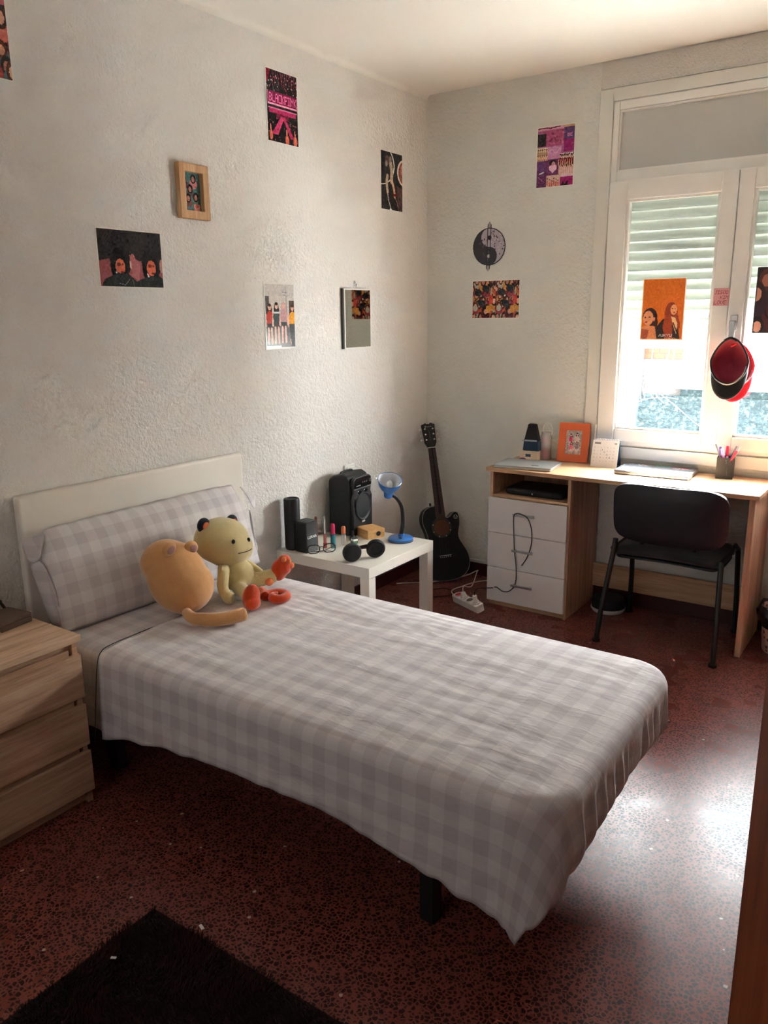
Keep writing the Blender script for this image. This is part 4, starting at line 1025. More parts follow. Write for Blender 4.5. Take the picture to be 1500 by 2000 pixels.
M_purple = mat('purple_plastic', rgb(112, 62, 104), .3)
pz = MB().ball((0, 0, .008), (.018, .008, .008)).ball((-.014, .004, .006), (.010, .008, .006))
tag(pz.build('hair_clip', M_purple, None, smooth=True, M=tr(.715, -.157, ZD)), 'tiny purple hair clip on the desk in front of the cream carton', 'hair clip')

cup = thing('pencil_cup', 'square black mesh pencil cup full of pens at the back right of the desk', 'pencil cup', (1.745, -.085, ZD), math.radians(8))
def mesh_mat():
    m = bpy.data.materials.new('black_wire_mesh'); m.use_nodes = True; t = m.node_tree; b = t.nodes['Principled BSDF']
    b.inputs['Base Color'].default_value = rgb(24, 24, 28); b.inputs['Roughness'].default_value = .4
    k = NT(m); v = k.coord(); ck = k.n('ShaderNodeTexVoronoi', feature='DISTANCE_TO_EDGE'); ck.inputs['Scale'].default_value = 420; k.l(v, ck.inputs['Vector'])
    k.l(k.math('LESS_THAN', ck.outputs['Distance'], .20), b.inputs['Alpha']); return m
M_mesh = mesh_mat(); hw = .037
g = MB()
for a in range(4):
    g.box(-hw, hw, -hw, -hw+.0012, .004, .098, M=rot('Z', 90*a))
g.build('mesh_wall', M_mesh, cup)
g = MB()
for a in range(4): g.box(-hw, hw, -hw-.001, -hw+.002, .096, .102, M=rot('Z', 90*a)).box(-hw-.001, -hw+.002, -hw-.001, -hw+.002, 0, .10, M=rot('Z', 90*a))
g.box(-hw, hw, -hw, hw, 0, .004); g.build('rim', M_black, cup)
def pen(x, y, tx, ty, L_, c1, c2, label, r_=.0042):
    q = thing('pen', label, 'pen', M=tr(1.745, -.085, ZD+.006) @ rot('Z', 8) @ tr(x, y, 0) @ rot('Y', tx) @ rot('X', ty), group='pens in the black mesh cup')
    MB().lathe([(.001, 0), (r_*.5, .008), (r_, .014), (r_, L_*.66)], 12).build('barrel', c1, q, smooth=40)
    MB().lathe([(r_*1.12, L_*.66), (r_*1.12, L_-.002), (r_*.8, L_)], 12).box(-.001, .001, -r_*1.5, -r_*1.1, L_*.7, L_-.004).build('pen_cap', c2, q, smooth=40)
M_redpen = mat('red_plastic', rgb(206, 40, 66), .35); M_bluepen = mat('violet_plastic', rgb(84, 62, 140), .35); M_greyp = mat('grey_plastic', rgb(120, 124, 126), .35); M_pinkp = mat('light_pink_plastic', rgb(226, 150, 200), .35)
M_maroon = mat('maroon_plastic', rgb(120, 40, 60), .35)
pen(.010, .012, -22, 0, .165, M_whitep, M_greyp, 'thin grey pen leaning furthest left in the cup')
pen(.006, -.022, -14, -4, .150, M_purple, M_bluepen, 'violet capped marker on the left side of the cup', .006)
pen(.000, -.006, -8, 6, .140, M_pinkp, M_pinkp, 'light pink highlighter in the cup beside the violet marker', .007)
pen(.004, .008, -1, -6, .146, M_whitep, M_redpen, 'red capped pen standing upright in the cup middle', .006)
pen(-.018, -.024, 26, 5, .150, M_maroon, M_redpen, 'maroon pen leaning right in the cup, red cap', .0055)
pen(-.012, .004, 20, -2, .160, M_bluepen, M_greyp, 'dark violet pen leaning right behind the red cap')
pen(-.008, .018, 24, -8, .165, M_redpen, M_whitep, 'white capped pen leaning furthest right in the cup')

# ------------------------------------------------------------------ caps hanging on the window handle
M_capblack = mat('black_twill', rgb(22, 24, 30), .85, sheen=.2); M_capred = mat('crimson_lining', rgb(138, 18, 46), .75, sheen=.2); M_redvis = mat('bright_red_twill', rgb(226, 30, 56), .7)
def cap(name, label, loc, outer, inner, visor_m, s=1.0, rz=0, tilt=0, dep=.042):
    """cap hanging by its strap, open side to the room: local y+ out of the window plane is -Y"""
    t = thing(name, label, 'cap', M=tr(*loc) @ rot('Z', rz) @ rot('X', tilt) @ Matrix.Scale(s, 4), group='caps hanging on the window handle')
    # crown: half dome, opening faces -y (towards room); strap end up, visor end down
    n, m_ = 28, 9; V = []; F = []
    def rim(a):
        # a angle around opening: teardrop narrowed at the top
        x = .078*math.sin(a)*(1-.28*max(0, math.cos(a))); z = .098*math.cos(a)
        return x, z
    for j in range(m_+1):
        q = j/m_; depth = dep*math.sin(q*PI/2); sc = math.cos(q*PI/2)**.75 if j < m_ else 0
        for i in range(n):
            x, z = rim(2*PI*i/n); V.append((x*sc, depth+.012*math.cos(2*PI*i/n), z*sc-.01*q))
    for j in range(m_):
        for i in range(n): k2 = (i+1) % n; F.append((j*n+i, (j+1)*n+i, (j+1)*n+k2, j*n+k2))
    c = MB().add(V, F).build('crown', inner, t, smooth=True, solid=.002)
    rimp = [(rim(2*PI*i/n)[0], .012*math.cos(2*PI*i/n)-.001, rim(2*PI*i/n)[1]) for i in range(n+1)]
    MB().tube(rimp, .0045, 8, cap=False).build('sweatband', outer, t, smooth=True)
    # visor: crescent below, tipping toward the room
    V = []; F = []; nn = 20; mm = 6
    for i in range(nn+1):
        a = PI*.5+PI*i/nn*1.0   # from side to side through bottom
        a = math.radians(98+164*i/nn)
        x0, z0 = rim(a)
        for j in range(mm+1):
            q = j/mm; ext = .066*math.sin(PI*i/nn)**.55
            x1 = x0*(1+.14*q*math.sin(PI*i/nn)); z1 = z0*(1-.0*q)-ext*q
            V.append((x1, -.004-.030*q*math.sin(PI*i/nn)+.020*(abs(x1)/.08)**2*q, z1))
    for i in range(nn):
        for j in range(mm): k2 = i*(mm+1)+j; F.append((k2, k2+1, k2+mm+2, k2+mm+1))
    MB().add(V, F).build('visor', visor_m, t, smooth=True, solid=.004)
    MB().tube(spline([(-.070, -.004, -.045), (-.045, -.012, -.082), (-.005, -.016, -.100), (.03, -.015, -.090), (.062, -.010, -.055), (.072, -.004, -.02)], 5), .0035, 6).build('silver_trim', M_steel, t, smooth=True)
    MB().tube(spline([(-.026, -.002, .088), (0, -.006, .100), (.026, -.002, .088)], 4), .006, 8).build('strap', outer, t, smooth=True)
cap('baseball_cap', 'black brimmed cap with crimson lining hanging in front on the window handle', (1.728, -.125, 1.322), M_capblack, M_capred, M_capblack, 1.06, 0, 4)
cap('baseball_cap', 'bright red cap hanging behind the black one, its brim edge showing below', (1.746, -.068, 1.300), M_redvis, M_capred, M_redvis, 1.02, 4, 6, .016)

# ------------------------------------------------------------------ office chair
cr = thing('office_chair', 'black padded visitor chair with tubular legs tucked under the desk', 'chair', (1.60, -.33, 0))
CX, CY = 1.60, -.33
M_shell = mat('black_chair_shell', rgb(26, 27, 33), .38); M_tubeb = mat('black_tube', rgb(26, 32, 32), .38); M_fabric = mat('black_upholstery', rgb(20, 21, 27), .85, sheen=.2)
# backrest: outer shell curved in plan, ribs; padding on far side
def curved_pad(W_, H_, th, curve, r, y_off, flip=1, taperz=.0):
    nx, nz = 26, 16; V = []; F = []
    for s in (0, 1):
        for i in range(nx+1):
            for j in range(nz+1):
                u = 2*i/nx-1; v = 2*j/nz-1
                # superellipse outline
                e = 5.0; sc = (abs(u)**e+abs(v)**e)**(1/e)/max(abs(u), abs(v)) if max(abs(u), abs(v)) > 0 else 1
                uu, vv = u/sc, v/sc
                edge = max(abs(uu), abs(vv))**6
                x = uu*W_/2*(1-taperz*(vv)); z = vv*H_/2
                y = curve*(uu**2) + y_off
                bulge = th/2*(1-edge*.75)*(1 if s else -1)
                V.append((x, y+bulge, z))
        
    N = (nx+1)*(nz+1)
    for s in (0, 1):
        for i in range(nx):
            for j in range(nz):
                q = [s*N+i*(nz+1)+j, s*N+(i+1)*(nz+1)+j, s*N+(i+1)*(nz+1)+j+1, s*N+i*(nz+1)+j+1]; F.append(tuple(q if s == 0 else q[::-1]))
    ring = [i*(nz+1) for i in range(nx+1)]+[nx*(nz+1)+j for j in range(1, nz+1)]+[i*(nz+1)+nz for i in range(nx-1, -1, -1)]+[j for j in range(nz-1, 0, -1)]
    for a in range(len(ring)): b = ring[(a+1) % len(ring)]; F.append((ring[a], b, b+N, ring[a]+N))
    return MB().add(V, F)
MBk = tr(.005, -.195, .640) @ rot('X', 8)
bk = curved_pad(.515, .285, .030, .035, .05, 0).build('backrest', M_shell, cr, smooth=60, M=MBk)
curved_pad(.49, .265, .035, .035, .05, .028).build('back_cushion', M_fabric, cr, smooth=True, M=MBk)
for x, z1 in ((-.055, .02), (-.015, .02), (.025, .02), (.048, .02), (.19, .08), (-.205, .08)):
    yb_ = .0334+.035*(x/.2575)**2; MB().tube([(x, yb_-.001, -.12), (x, yb_-.003, -.09), (x, yb_-.003, z1-.02), (x, yb_, z1)], .004, 8).build('back_rib', M_shell, bk, smooth=True, M=MBk)
curved_pad(.50, .38, .055, -.010, .05, 0).build('seat', M_fabric, cr, smooth=True, M=tr(0, -.005, .452) @ rot('X', 90))
curved_pad(.49, .37, .022, -.010, .05, 0).build('seat_shell', M_shell, cr, smooth=True, M=tr(0, -.005, .424) @ rot('X', 90))
def oval_leg(pts): return MB().tube(pts, .0165, 14, ry=.012)
oval_leg([(-.268, -.262, 0), (-.262, -.235, .15), (-.236, -.175, .44), (-.233, -.165, .50)]).build('leg', M_tubeb, cr, smooth=50)
oval_leg([(.270, -.262, 0), (.266, -.235, .15), (.250, -.175, .43), (.248, -.165, .46)]).build('leg', M_tubeb, cr, smooth=50)
oval_leg([(-.262, .215, 0), (-.256, .20, .20), (-.246, .15, .43), (-.242, .12, .455)]).build('leg', M_tubeb, cr, smooth=50)
oval_leg([(.264, .215, 0), (.260, .20, .20), (.252, .17, .44), (.248, .12, .465)]).build('leg', M_tubeb, cr, smooth=50)
g = MB()
for s in (-1, 1):
    g.tube(spline([(s*.242, .125, .458), (s*.246, .0, .448), (s*.244, -.165, .450)], 5), .011, 10)
    g.tube(spline([(s*.12, .0, .432), (s*.12, -.09, .44), (s*.12, -.125, .50), (s*.12, -.128, .60)], 5), .009, 10)
g.tube([(-.245, -.15, .432), (.245, -.15, .432)], .010, 10).tube([(-.245, .12, .432), (.245, .12, .432)], .010, 10)
g.build('seat_frame', M_tubeb, cr, smooth=50)
for x, y in ((-.268, -.262), (.270, -.262), (-.262, .215), (.264, .215)): MB().lathe([(.019, 0), (.019, .014)], 12, tr(x, y, 0)).build('rubber_foot', M_rubber, cr, smooth=40)

# ------------------------------------------------------------------ round low thing and waste bin on the floor
tb = thing('footrest', 'flat round dark footrest with a pale rim on the floor under the desk', 'footrest', (1.235, -.15, 0))
MB().lathe([(.082, 0), (.090, .012), (.090, .022)], 36).build('pale_rim', M_whitep, tb, smooth=40)
MB().lathe([(.086, .022), (.088, .06), (.078, .075), (.0, .078)], 36).build('dark_body', M_blacksoft, tb, smooth=40)
bn = thing('waste_bin', 'beige patterned waste bin with black liner to the right of the desk', 'bin', (2.098, -.235, 0))
M_bin = mat('beige_printed_plastic', rgb(214, 178, 158), .5); k = NT(M_bin); v = k.coord(); vo = k.n('ShaderNodeTexVoronoi', feature='F1'); vo.inputs['Scale'].default_value = 38; k.l(v, vo.inputs['Vector'])
k.col(k.mix(k.math('LESS_THAN', vo.outputs['Distance'], .33), rgb(216, 184, 166), rgb(120, 60, 56)))
M_liner = mat('black_bin_liner', rgb(20, 22, 26), .3)
MB().lathe([(.085, 0), (.088, .01), (.105, .215), (.100, .215), (.084, .012), (0, .012)], 36).build('bin_body', M_bin, bn, smooth=40, cap=True) if False else MB().lathe([(.085, 0), (.088, .01), (.105, .215), (.100, .215), (.084, .012), (0, .012)], 36).build('bin_body', M_bin, bn, smooth=40)
V = []; F = []; n = 48
pr = [(.098, .12), (.101, .19), (.106, .225), (.112, .215), (.122, .175), (.118, .150)]
for j, (r_, z) in enumerate(pr):
    for i in range(n):
        a = 2*PI*i/n; q = noise.noise(Vector((math.cos(a)*2.2, math.sin(a)*2.2, j*.6)))*(.004+.012*(j > 1)); V.append(((r_+q)*math.cos(a), (r_+q)*math.sin(a), z+q*2.0*(j > 2)))
for j in range(len(pr)-1):
    for i in range(n): k2 = (i+1) % n; F.append((j*n+i, j*n+k2, (j+1)*n+k2, (j+1)*n+i))
MB().add(V, F).build('liner', M_liner, bn, smooth=True, solid=.001)
rl = MB().lathe([(.030, 0), (.030, .10), (.012, .10), (.012, 0)], 24, tr(2.075, -.28, .185) @ rot('X', 8))
tag(rl.build('paper_roll', M_paper, None, smooth=40), 'white paper roll sticking out of the black bin liner', 'paper roll')

# ------------------------------------------------------------------ side table
tbx, tby = .2875, -1.123
st = thing('side_table', 'square white side table between the bed head and the guitar', 'side table', (tbx, tby, 0))
M_table = mat('white_foil', rgb(232, 226, 214), .3)
MB().box(-.275, .275, -.275, .275, .40, .45).build('tabletop', M_table, st, bevel=.0015)
for sx in (-1, 1):
    for sy in (-1, 1): MB().box(min(sx*.2745, sx*.2245), max(sx*.2745, sx*.2245), min(sy*.2745, sy*.2245), max(sy*.2745, sy*.2245), 0, .3995).build('leg', M_table, st, bevel=.001)
ZT = .45
cs = thing('cylinder_speaker', 'tall black cylindrical speaker at the wall corner of the white table', 'speaker', (.064, -1.335, ZT))
MB().lathe([(.034, 0), (.0385, .006), (.0385, .244), (.036, .250), (.031, .251), (.029, .245), (0, .245)], 40).build('speaker_body', M_black, cs, smooth=35)
MB().ball((.035, -.016, .135), (.005, .005, .006)).build('charging_plug_cover', M_steel, cs, smooth=True)
bs = thing('perfume_box', 'black upright box with white lettering in front of the cylindrical speaker', 'box', (.144, -1.328, ZT), math.radians(-4))
MB().prism(rrect(-.038, .038, -.040, .040, .007), 0, .146).build('box_body', M_black, bs, bevel=.003)
MB().prism(rrect(-.037, .037, -.039, .039, .007), .146, .150).build('lid', M_grey, bs, bevel=.001)
text_mesh('lettering', 'LURNA', .019, M_white, bs, ML(0, .075, .0382))

def tube_bottle(name, label, x, y, h, r_, bm_, cm, split=.5, extra=None, n_=16):
    t = thing(name, label, 'cosmetics', (x, y, ZT), group='small cosmetics on the white table')
    MB().lathe([(r_*.9, 0), (r_, .003), (r_, h*split)], n_).build('bottle', bm_, t, smooth=40)
    MB().lathe([(r_*.55, h*split), (r_*.62, h*split+.004)], n_).build('collar', M_chrome, t, smooth=40)
    MB().lathe([(r_*.85, h*split+.004), (r_*.85, h*.94), (r_*.6, h)], n_).build('cap', cm, t, smooth=40)
    if extra: extra(t, h, r_)
M_gloss1 = mat('dark_pink_gloss', rgb(150, 24, 64), .12, coat=.6); M_gloss2 = mat('pale_pink_gloss', rgb(226, 130, 140), .15, coat=.5); M_rose = mat('rose_gold', rgb(190, 120, 104), .2, .9)
M_teal = mat('teal_lacquer', rgb(24, 120, 136), .15, coat=.6); M_hot = mat('hot_pink_cap', rgb(222, 50, 100), .25); M_orc = mat('orange_cap', rgb(222, 120, 76), .3); M_redg = mat('red_lacquer', rgb(196, 20, 40), .15, coat=.6)
tube_bottle('lip_gloss', 'dark pink lip gloss with clear and rose gold top, beside the black box', .136, -1.245, .150, .0085, M_gloss1, M_rose, .45)
tube_bottle('lip_gloss', 'pale pink lip gloss with red base and long silver top', .186, -1.240, .160, .0080, M_gloss2, M_chrome, .42, lambda t, h, r_: MB().lathe([(r_*1.1, 0), (r_*1.15, .002), (r_*1.15, .022), (r_*1.0, .024)], 16).build('red_base', M_redg, t, smooth=40))
tube_bottle('nail_polish', 'teal bottle with hot pink cap, third from the black box', .222, -1.222, .122, .0125, M_teal, M_hot, .55)
tube_bottle('nail_polish', 'clear bottle with orange cap in front of the big speaker', .232, -1.152, .094, .0125, M_clear, M_orc, .58)
q = thing('nail_polish', 'small black bottle at the foot of the big speaker', 'cosmetics', (.225, -1.068, ZT), group='small cosmetics on the white table')
MB().box(-.013, .013, -.011, .011, 0, .028).build('bottle', M_blackgloss, q, bevel=.003); MB().lathe([(.007, .028), (.006, .052)], 12).build('cap', M_black, q, smooth=40)
q = thing('small_carton', 'tiny green and white carton in front of the wooden box', 'box', (.285, -1.135, ZT), math.radians(-20))
M_greenc = mat('green_print', rgb(70, 110, 84), .5)
MB().box(-.013, .013, -.013, .013, 0, .036).build('carton', M_white, q, bevel=.001); MB().box(-.0135, .0135, -.0135, .0135, .010, .026).build('green_print', M_greenc, q); MB().box(-.013, .013, -.013, .013, .036, .040).build('lid', M_grey, q)

# spectacles
gl = thing('spectacles', 'dark thin-rimmed spectacles folded near the table edge by the black box', 'glasses', M=tr(.226, -1.318, ZT) @ rot('Z', 52) @ Matrix.Scale(1.12, 4))
M_frame = mat('dark_brown_acetate', rgb(44, 30, 28), .25)
g = MB()
for s in (-1, 1):
    pts = [(s*.034+.026*math.copysign(abs(math.cos(a))**.75, math.cos(a)), -.004, .0195+.0185*math.copysign(abs(math.sin(a))**.75, math.sin(a))) for a in [2*PI*i/24 for i in range(25)]]
    g.tube(pts, .0022, 6, cap=False)
g.tube([(-.009, -.004, .026), (0, -.006, .029), (.009, -.004, .026)], .0016, 6)
g.build('rim', M_frame, gl, smooth=True)
for s in (-1, 1):
    MB().lathe([(.0, 0), (.0215, 0)], 20, tr(s*.034, -.004, .0195) @ rot('X', 90)).build('lens', M_lens, gl)
    MB().tube([(s*.061, -.003, .028), (s*.060, .006, .026), (s*.02, .012+.003*s, .004), (-s*.045, .016+.003*s, .0025)], .0014, 6).build('temple', M_frame, gl, smooth=True)

# wooden box
wb = thing('wooden_box', 'pale wooden box with a round opening, beside the blue lamp on the white table', 'box', (.250, -.950, ZT), math.radians(-22))
MB().box(-.056, .056, -.050, .050, 0, .030).build('box_base', M_boxwood, wb, bevel=.001)
MB().box(-.057, .057, -.051, .051, .031, .046).build('lid', M_boxwood, wb, bevel=.001)
MB().lathe([(.0125, 0), (.0125, .0015)], 20, tr(.0565, .012, .024) @ rot('Y', 90)).build('round_opening', M_black, wb, smooth=40)

# big speaker
bs = thing('party_speaker', 'large black portable speaker standing against the wall on the white table', 'speaker', (.105, -.925, ZT), math.radians(4))
M_spk = mat('speaker_shell', rgb(24, 28, 30), .55); M_spkf = mat('speaker_front', rgb(28, 30, 33), .45)
pts = [(-.072, 0), (.060, 0), (.060, .27), (.045, .305), (.015, .318), (-.04, .308), (-.072, .285)]
Mp = Matrix(((1, 0, 0, 0), (0, 0, -1, 0), (0, 1, 0, 0), (0, 0, 0, 1)))
MB().prism(pts, -.095, .095, Mp).build('cabinet', M_spk, bs, bevel=.012, seg=4)
fp = [(-.088, .0), (.088, .0), (.090, .10), (.092, .19), (.078, .215), (.082, .24), (.088, .262), (.084, .290), (.06, .302), (-.06, .302), (-.084, .290), (-.088, .262), (-.082, .24), (-.078, .215), (-.092, .19), (-.090, .10)]
Mfront = tr(.060, 0, 0) @ Matrix(((0, 0, 1, 0), (1, 0, 0, 0), (0, 1, 0, 0), (0, 0, 0, 1)))
MB().prism(fp, 0, .018, Mfront).build('front_panel', M_spkf, bs, bevel=.005, seg=3)
MB().prism([(-.080, .246), (.080, .246), (.082, .262), (.076, .288), (.056, .296), (-.056, .296), (-.076, .288), (-.082, .262)], .018, .0195, Mfront).build('control_panel', M_blackgloss, bs)
MB().prism([(-.082, .240), (.082, .240), (.082, .243), (-.082, .243)], .018, .021, Mfront).build('trim_line', M_steel, bs)
Mw = tr(.078, 0, .145) @ rot('Y', 90)
MB().lathe([(.070, 0), (.074, .004), (.070, .008), (.062, .002)], 40, Mw, cap=False).build('woofer_ring', M_grey, bs, smooth=40)
MB().lathe([(.062, .002), (.045, -.008), (.022, -.012), (.020, -.006), (.0, .002)], 40, Mw).build('woofer_cone', M_spk, bs, smooth=50)
g = MB()
for s in (-1, 1): g.ball((.076, s*.074, .172), (.004, .012, .026)); g.ball((.076, s*.03, .222), (.004, .022, .010))
g.build('port', M_blackgloss, bs, smooth=True)
MB().lathe([(.010, 0), (.010, .008), (.008, .010)], 20, tr(.0795, .060, .272) @ rot('Y', 90)).build('volume_knob', M_chrome, bs, smooth=40)
for i, y in enumerate((.032, .014, -.004)): MB().lathe([(.0035, 0), (.0035, .003)], 12, tr(.0795, y, .270) @ rot('Y', 90)).build('button', M_steel, bs, smooth=40)
MB().box(.0795, .0805, -.062, -.022, .255, .259).build('control_lettering', M_steel, bs)
MB().box(.078, .0805, -.012, .016, .060, .068).build('badge', M_white, bs, bevel=.0008)
MB().tube(spline([(-.02, -.05, .300), (-.02, -.045, .318), (-.02, .045, .318), (-.02, .05, .300)], 5), .006, 8).build('carry_handle', M_black, bs, smooth=True)

so_ = thing('wall_socket', 'white wall socket box on the left wall, peeking out above the big speaker', 'socket', (0, -.80, .735))
MB().box(.0005, .012, -.045, .045, -.04, .04).build('cover_plate', M_whitep, so_, bevel=.003)
MB().box(.012, .020, -.032, .032, -.028, .028).build('socket_insert', M_whitep, so_, bevel=.003)

# lamp
M_blue = mat('blue_lamp_paint', rgb(40, 112, 190), .28, coat=.3)
lm = thing('desk_lamp', 'blue gooseneck lamp with its shade turned up, right side of the white table', 'lamp', (.425, -.935, ZT))
MB().lathe([(.062, 0), (.063, .004), (.063, .014), (.056, .020), (0, .022)], 40).build('base', M_blue, lm, smooth=40)
MB().lathe([(.0635, 0), (.0635, .003)], 40).build('base_ring', M_rubber, lm, smooth=40)
MB().ball((.018, -.030, .022), (.010, .006, .004)).build('switch', M_black, lm, smooth=True)
MB().lathe([(.016, .020), (.014, .034), (.0, .034)], 20, tr(.0, .004, 0)).build('neck_socket', M_blue, lm, smooth=40)
MB().tube(spline([(.0, .004, .030), (.004, .014, .09), (.004, .004, .17), (.0, -.035, .225), (-.002, -.085, .252)], 8), .0095, 12).build('gooseneck', M_black, lm, smooth=True)
axis = Vector((.36, -.36, .86)).normalized()
Ms = tr(-.004, -.100, .255) @ axis.to_track_quat('Z', 'Y').to_matrix().to_4x4()
MB().lathe([(.0, -.014), (.020, -.012), (.0225, .022), (.024, .030)], 28, Ms).build('lamp_holder', M_blue, lm, smooth=40)
M_shadein = mat('white_enamel', rgb(226, 228, 232), .35)
sh = MB().lathe([(.024, .026), (.040, .042), (.052, .066), (.0575, .092)], 40, Ms, cap=False).build('shade', M_blue, lm, smooth=50)
MB().lathe([(.022, .028), (.0385, .043), (.0505, .067), (.0562, .0918)], 40, Ms, cap=False).build('shade_lining', M_shadein, sh, smooth=50)
MB().lathe([(.0565, .0905), (.0585, .0925), (.0565, .0945), (.0550, .0925), (.0565, .0905)], 40, Ms, cap=False).build('shade_rim', M_blue, sh, smooth=50)
M_bulb = mat('opal_bulb', rgb(240, 240, 238), .2)
MB().lathe([(.008, .024), (.010, .040), (.017, .056), (.0175, .066), (.012, .080), (.004, .088), (0, .089)], 24, Ms).build('bulb', M_bulb, lm, smooth=50)

# headphones
hp = thing('headphones', 'black over-ear headphones lying at the front of the white table', 'headphones', (.455, -1.28, ZT))
c1 = Vector((-.020, -.075, .047)); c2 = Vector((.030, .042, .046))
for c, d, nm in ((c1, Vector((.80, -.55, -.12)), 0), (c2, Vector((.72, -.62, -.2)), 1)):
    Mq = tr(*c) @ d.normalized().to_track_quat('Z', 'Y').to_matrix().to_4x4()
    MB().lathe([(0, -.016), (.030, -.016), (.042, -.008), (.044, .002)], 32, Mq).build('ear_cup', M_black, hp, smooth=40)
    if nm == 0: MB().lathe([(.044, .002), (.0445, .010), (.041, .020), (.036, .022), (0, .022)], 32, Mq).build('ear_cup_cover', M_blacksoft, hp, smooth=40)
    else: MB().lathe([(.044, .002), (.0455, .012), (.040, .021), (.030, .020), (.024, .010), (0, .009)], 32, Mq).build('ear_pad', M_blacksoft, hp, smooth=40)
MB().tube(spline([(-.060, -.060, .050), (-.085, -.035, .030), (-.092, .01, .022), (-.075, .055, .022), (-.035, .080, .030), (.002, .075, .045)], 7), .011, 12, ry=.006).build('headband', M_black, hp, smooth=True)
MB().tube(spline([(-.060, -.062, .050), (-.045, -.062, .05), (-.020, -.030, .055), (.008, .028, .058), (.004, .074, .046)], 6), .008, 10).build('yoke', M_black, hp, smooth=True)

# ------------------------------------------------------------------ guitar, leaning in the corner
O_ = Vector((.298, -.235, .014)); Hd = Vector((.064, -.095, .948))
zz = (Hd-O_).normalized(); xx = Vector((.707, .707, 0)); xx = (xx-zz*xx.dot(zz)).normalized(); yy = zz.cross(xx)  # yy points away from the viewer
Mg = Matrix(((xx.x, yy.x, zz.x, O_.x), (xx.y, yy.y, zz.y, O_.y), (xx.z, yy.z, zz.z, O_.z), (0, 0, 0, 1)))
gt = thing('acoustic_guitar', 'black cutaway acoustic guitar leaning in the corner beside the white table', 'guitar', M=Mg)
M_gbody = mat('black_lacquer', rgb(10, 12, 17), .42, spec=.35); M_fret = mat('rosewood', rgb(62, 44, 40), .6); M_fretwire = mat('dull_fret_wire', rgb(96, 84, 78), .5, .5); M_bind = mat('cream_binding', rgb(190, 186, 176), .4); M_soundhole = mat('inside_wood', rgb(104, 62, 40), .7)
half = [(0, 0.0), (.05, .003), (.095, .018), (.132, .052), (.148, .10), (.142, .15), (.120, .195), (.098, .235), (.092, .270), (.100, .310), (.112, .350), (.110, .395), (.092, .430), (.060, .448), (.025, .452), (0, .452)]
halfR = [(0, 0.0), (.05, .003), (.095, .018), (.132, .052), (.148, .10), (.142, .15), (.122, .195), (.102, .235), (.097, .265), (.103, .295), (.112, .325), (.116, .360), (.113, .385), (.104, .400), (.090, .404), (.074, .396), (.058, .380), (.042, .374), (.030, .382), (.025, .40), (.025, .452)]
L_ = spline([(-x, z, 0) for x, z in half], 3); R_ = spline([(x, z, 0) for x, z in halfR], 3)
out = [(p[0], p[1]) for p in R_] + [(p[0], p[1]) for p in L_[::-1]]
oo = []
for q in out:
    if not oo or (Vector(q)-Vector(oo[-1])).length > .0015: oo.append(q)
while (Vector(oo[0])-Vector(oo[-1])).length < .0015: oo.pop()
MY = Matrix(((1, 0, 0, 0), (0, 0, 1, 0), (0, 1, 0, 0), (0, 0, 0, 1)))  # prism pts (x,z) with depth along y
MB().prism(oo, .0, .082, MY).build('body', M_gbody, gt, bevel=.004, smooth=45)
rim_ = [(q[0]*.985, -.0012, q[1]*.99+.002) for q in oo]; rim_.append(rim_[0])
MB().tube(rim_, .0012, 5, cap=False).build('binding', M_bind, gt)
MB().lathe([(.0, 0), (.048, 0), (.048, .0012), (0, .0012)], 36, tr(0, -.0012, .318) @ rot('X', 90)).build('sound_hole', M_soundhole, gt, smooth=40)
g = MB(); g.lathe([(.049, 0), (.061, 0), (.061, .0016), (.049, .0016), (.049, 0)], 40, tr(0, -.0002, .318) @ rot('X', 90), cap=False)
ro = g.build('rosette', M_grey, gt, smooth=40)
for i in range(8):
    a = PI/8+i*PI/4; MB().ball((.055*math.cos(a), -.002, .318+.055*math.sin(a)), (.0035, .001, .0035), n=10, m=6).build('rosette_dot', M_bind, ro, smooth=True)
nk = MB().add([(-.029, -.010, .36), (.029, -.010, .36), (.022, -.010, .795), (-.022, -.010, .795), (-.029, -.003, .36), (.029, -.003, .36), (.022, -.003, .795), (-.022, -.003, .795)], [(0, 1, 2, 3), (7, 6, 5, 4), (0, 4, 5, 1), (1, 5, 6, 2), (2, 6, 7, 3), (3, 7, 4, 0)])
fb_ = nk.build('fretboard', M_fret, gt)
g = MB(); z0_, sc_ = .795, .62
for i in range(1, 20):
    z_ = .795-.62*(1-2**(-i/12)); 
    if z_ > .365: g.box(-.0275, .0275, -.0112, -.0098, z_-.0007, z_+.0007)
g.build('frets', M_fretwire, fb_)
g = MB()
for i in (3, 5, 7, 9, 12): 
    z_ = .795-.62*(1-2**(-(i-.5)/12)); g.ball((0, -.0104, z_), (.0032, .0008, .0032), n=10, m=6)
g.build('fret_dots', M_bind, fb_, smooth=True)
MB().tube([(0, .010, .40), (0, .010, .55), (0, .008, .80)], [.027, .022, .020], 16, ry=.013).build('neck', M_gbody, gt, smooth=40)
MB().tube([(0, .03, .455), (0, .020, .40)], [.02, .026], 12).build('neck_heel', M_gbody, gt, smooth=40)
MB().box(-.0235, .0235, -.0125, .001, .795, .800).build('nut', M_whitep, gt)
Mh = tr(0, 0, .80) @ rot('X', -9)
hp_ = [(-.022, 0), (.022, 0), (.036, .030), (.036, .055), (.041, .140), (.030, .143), (.018, .150), (.006, .143), (-.006, .143), (-.018, .150), (-.030, .143), (-.041, .140), (-.036, .055), (-.036, .030)]
hs = MB().prism(hp_, -.006, .009, Mh @ MY).build('headstock', M_gbody, gt, bevel=.0015)
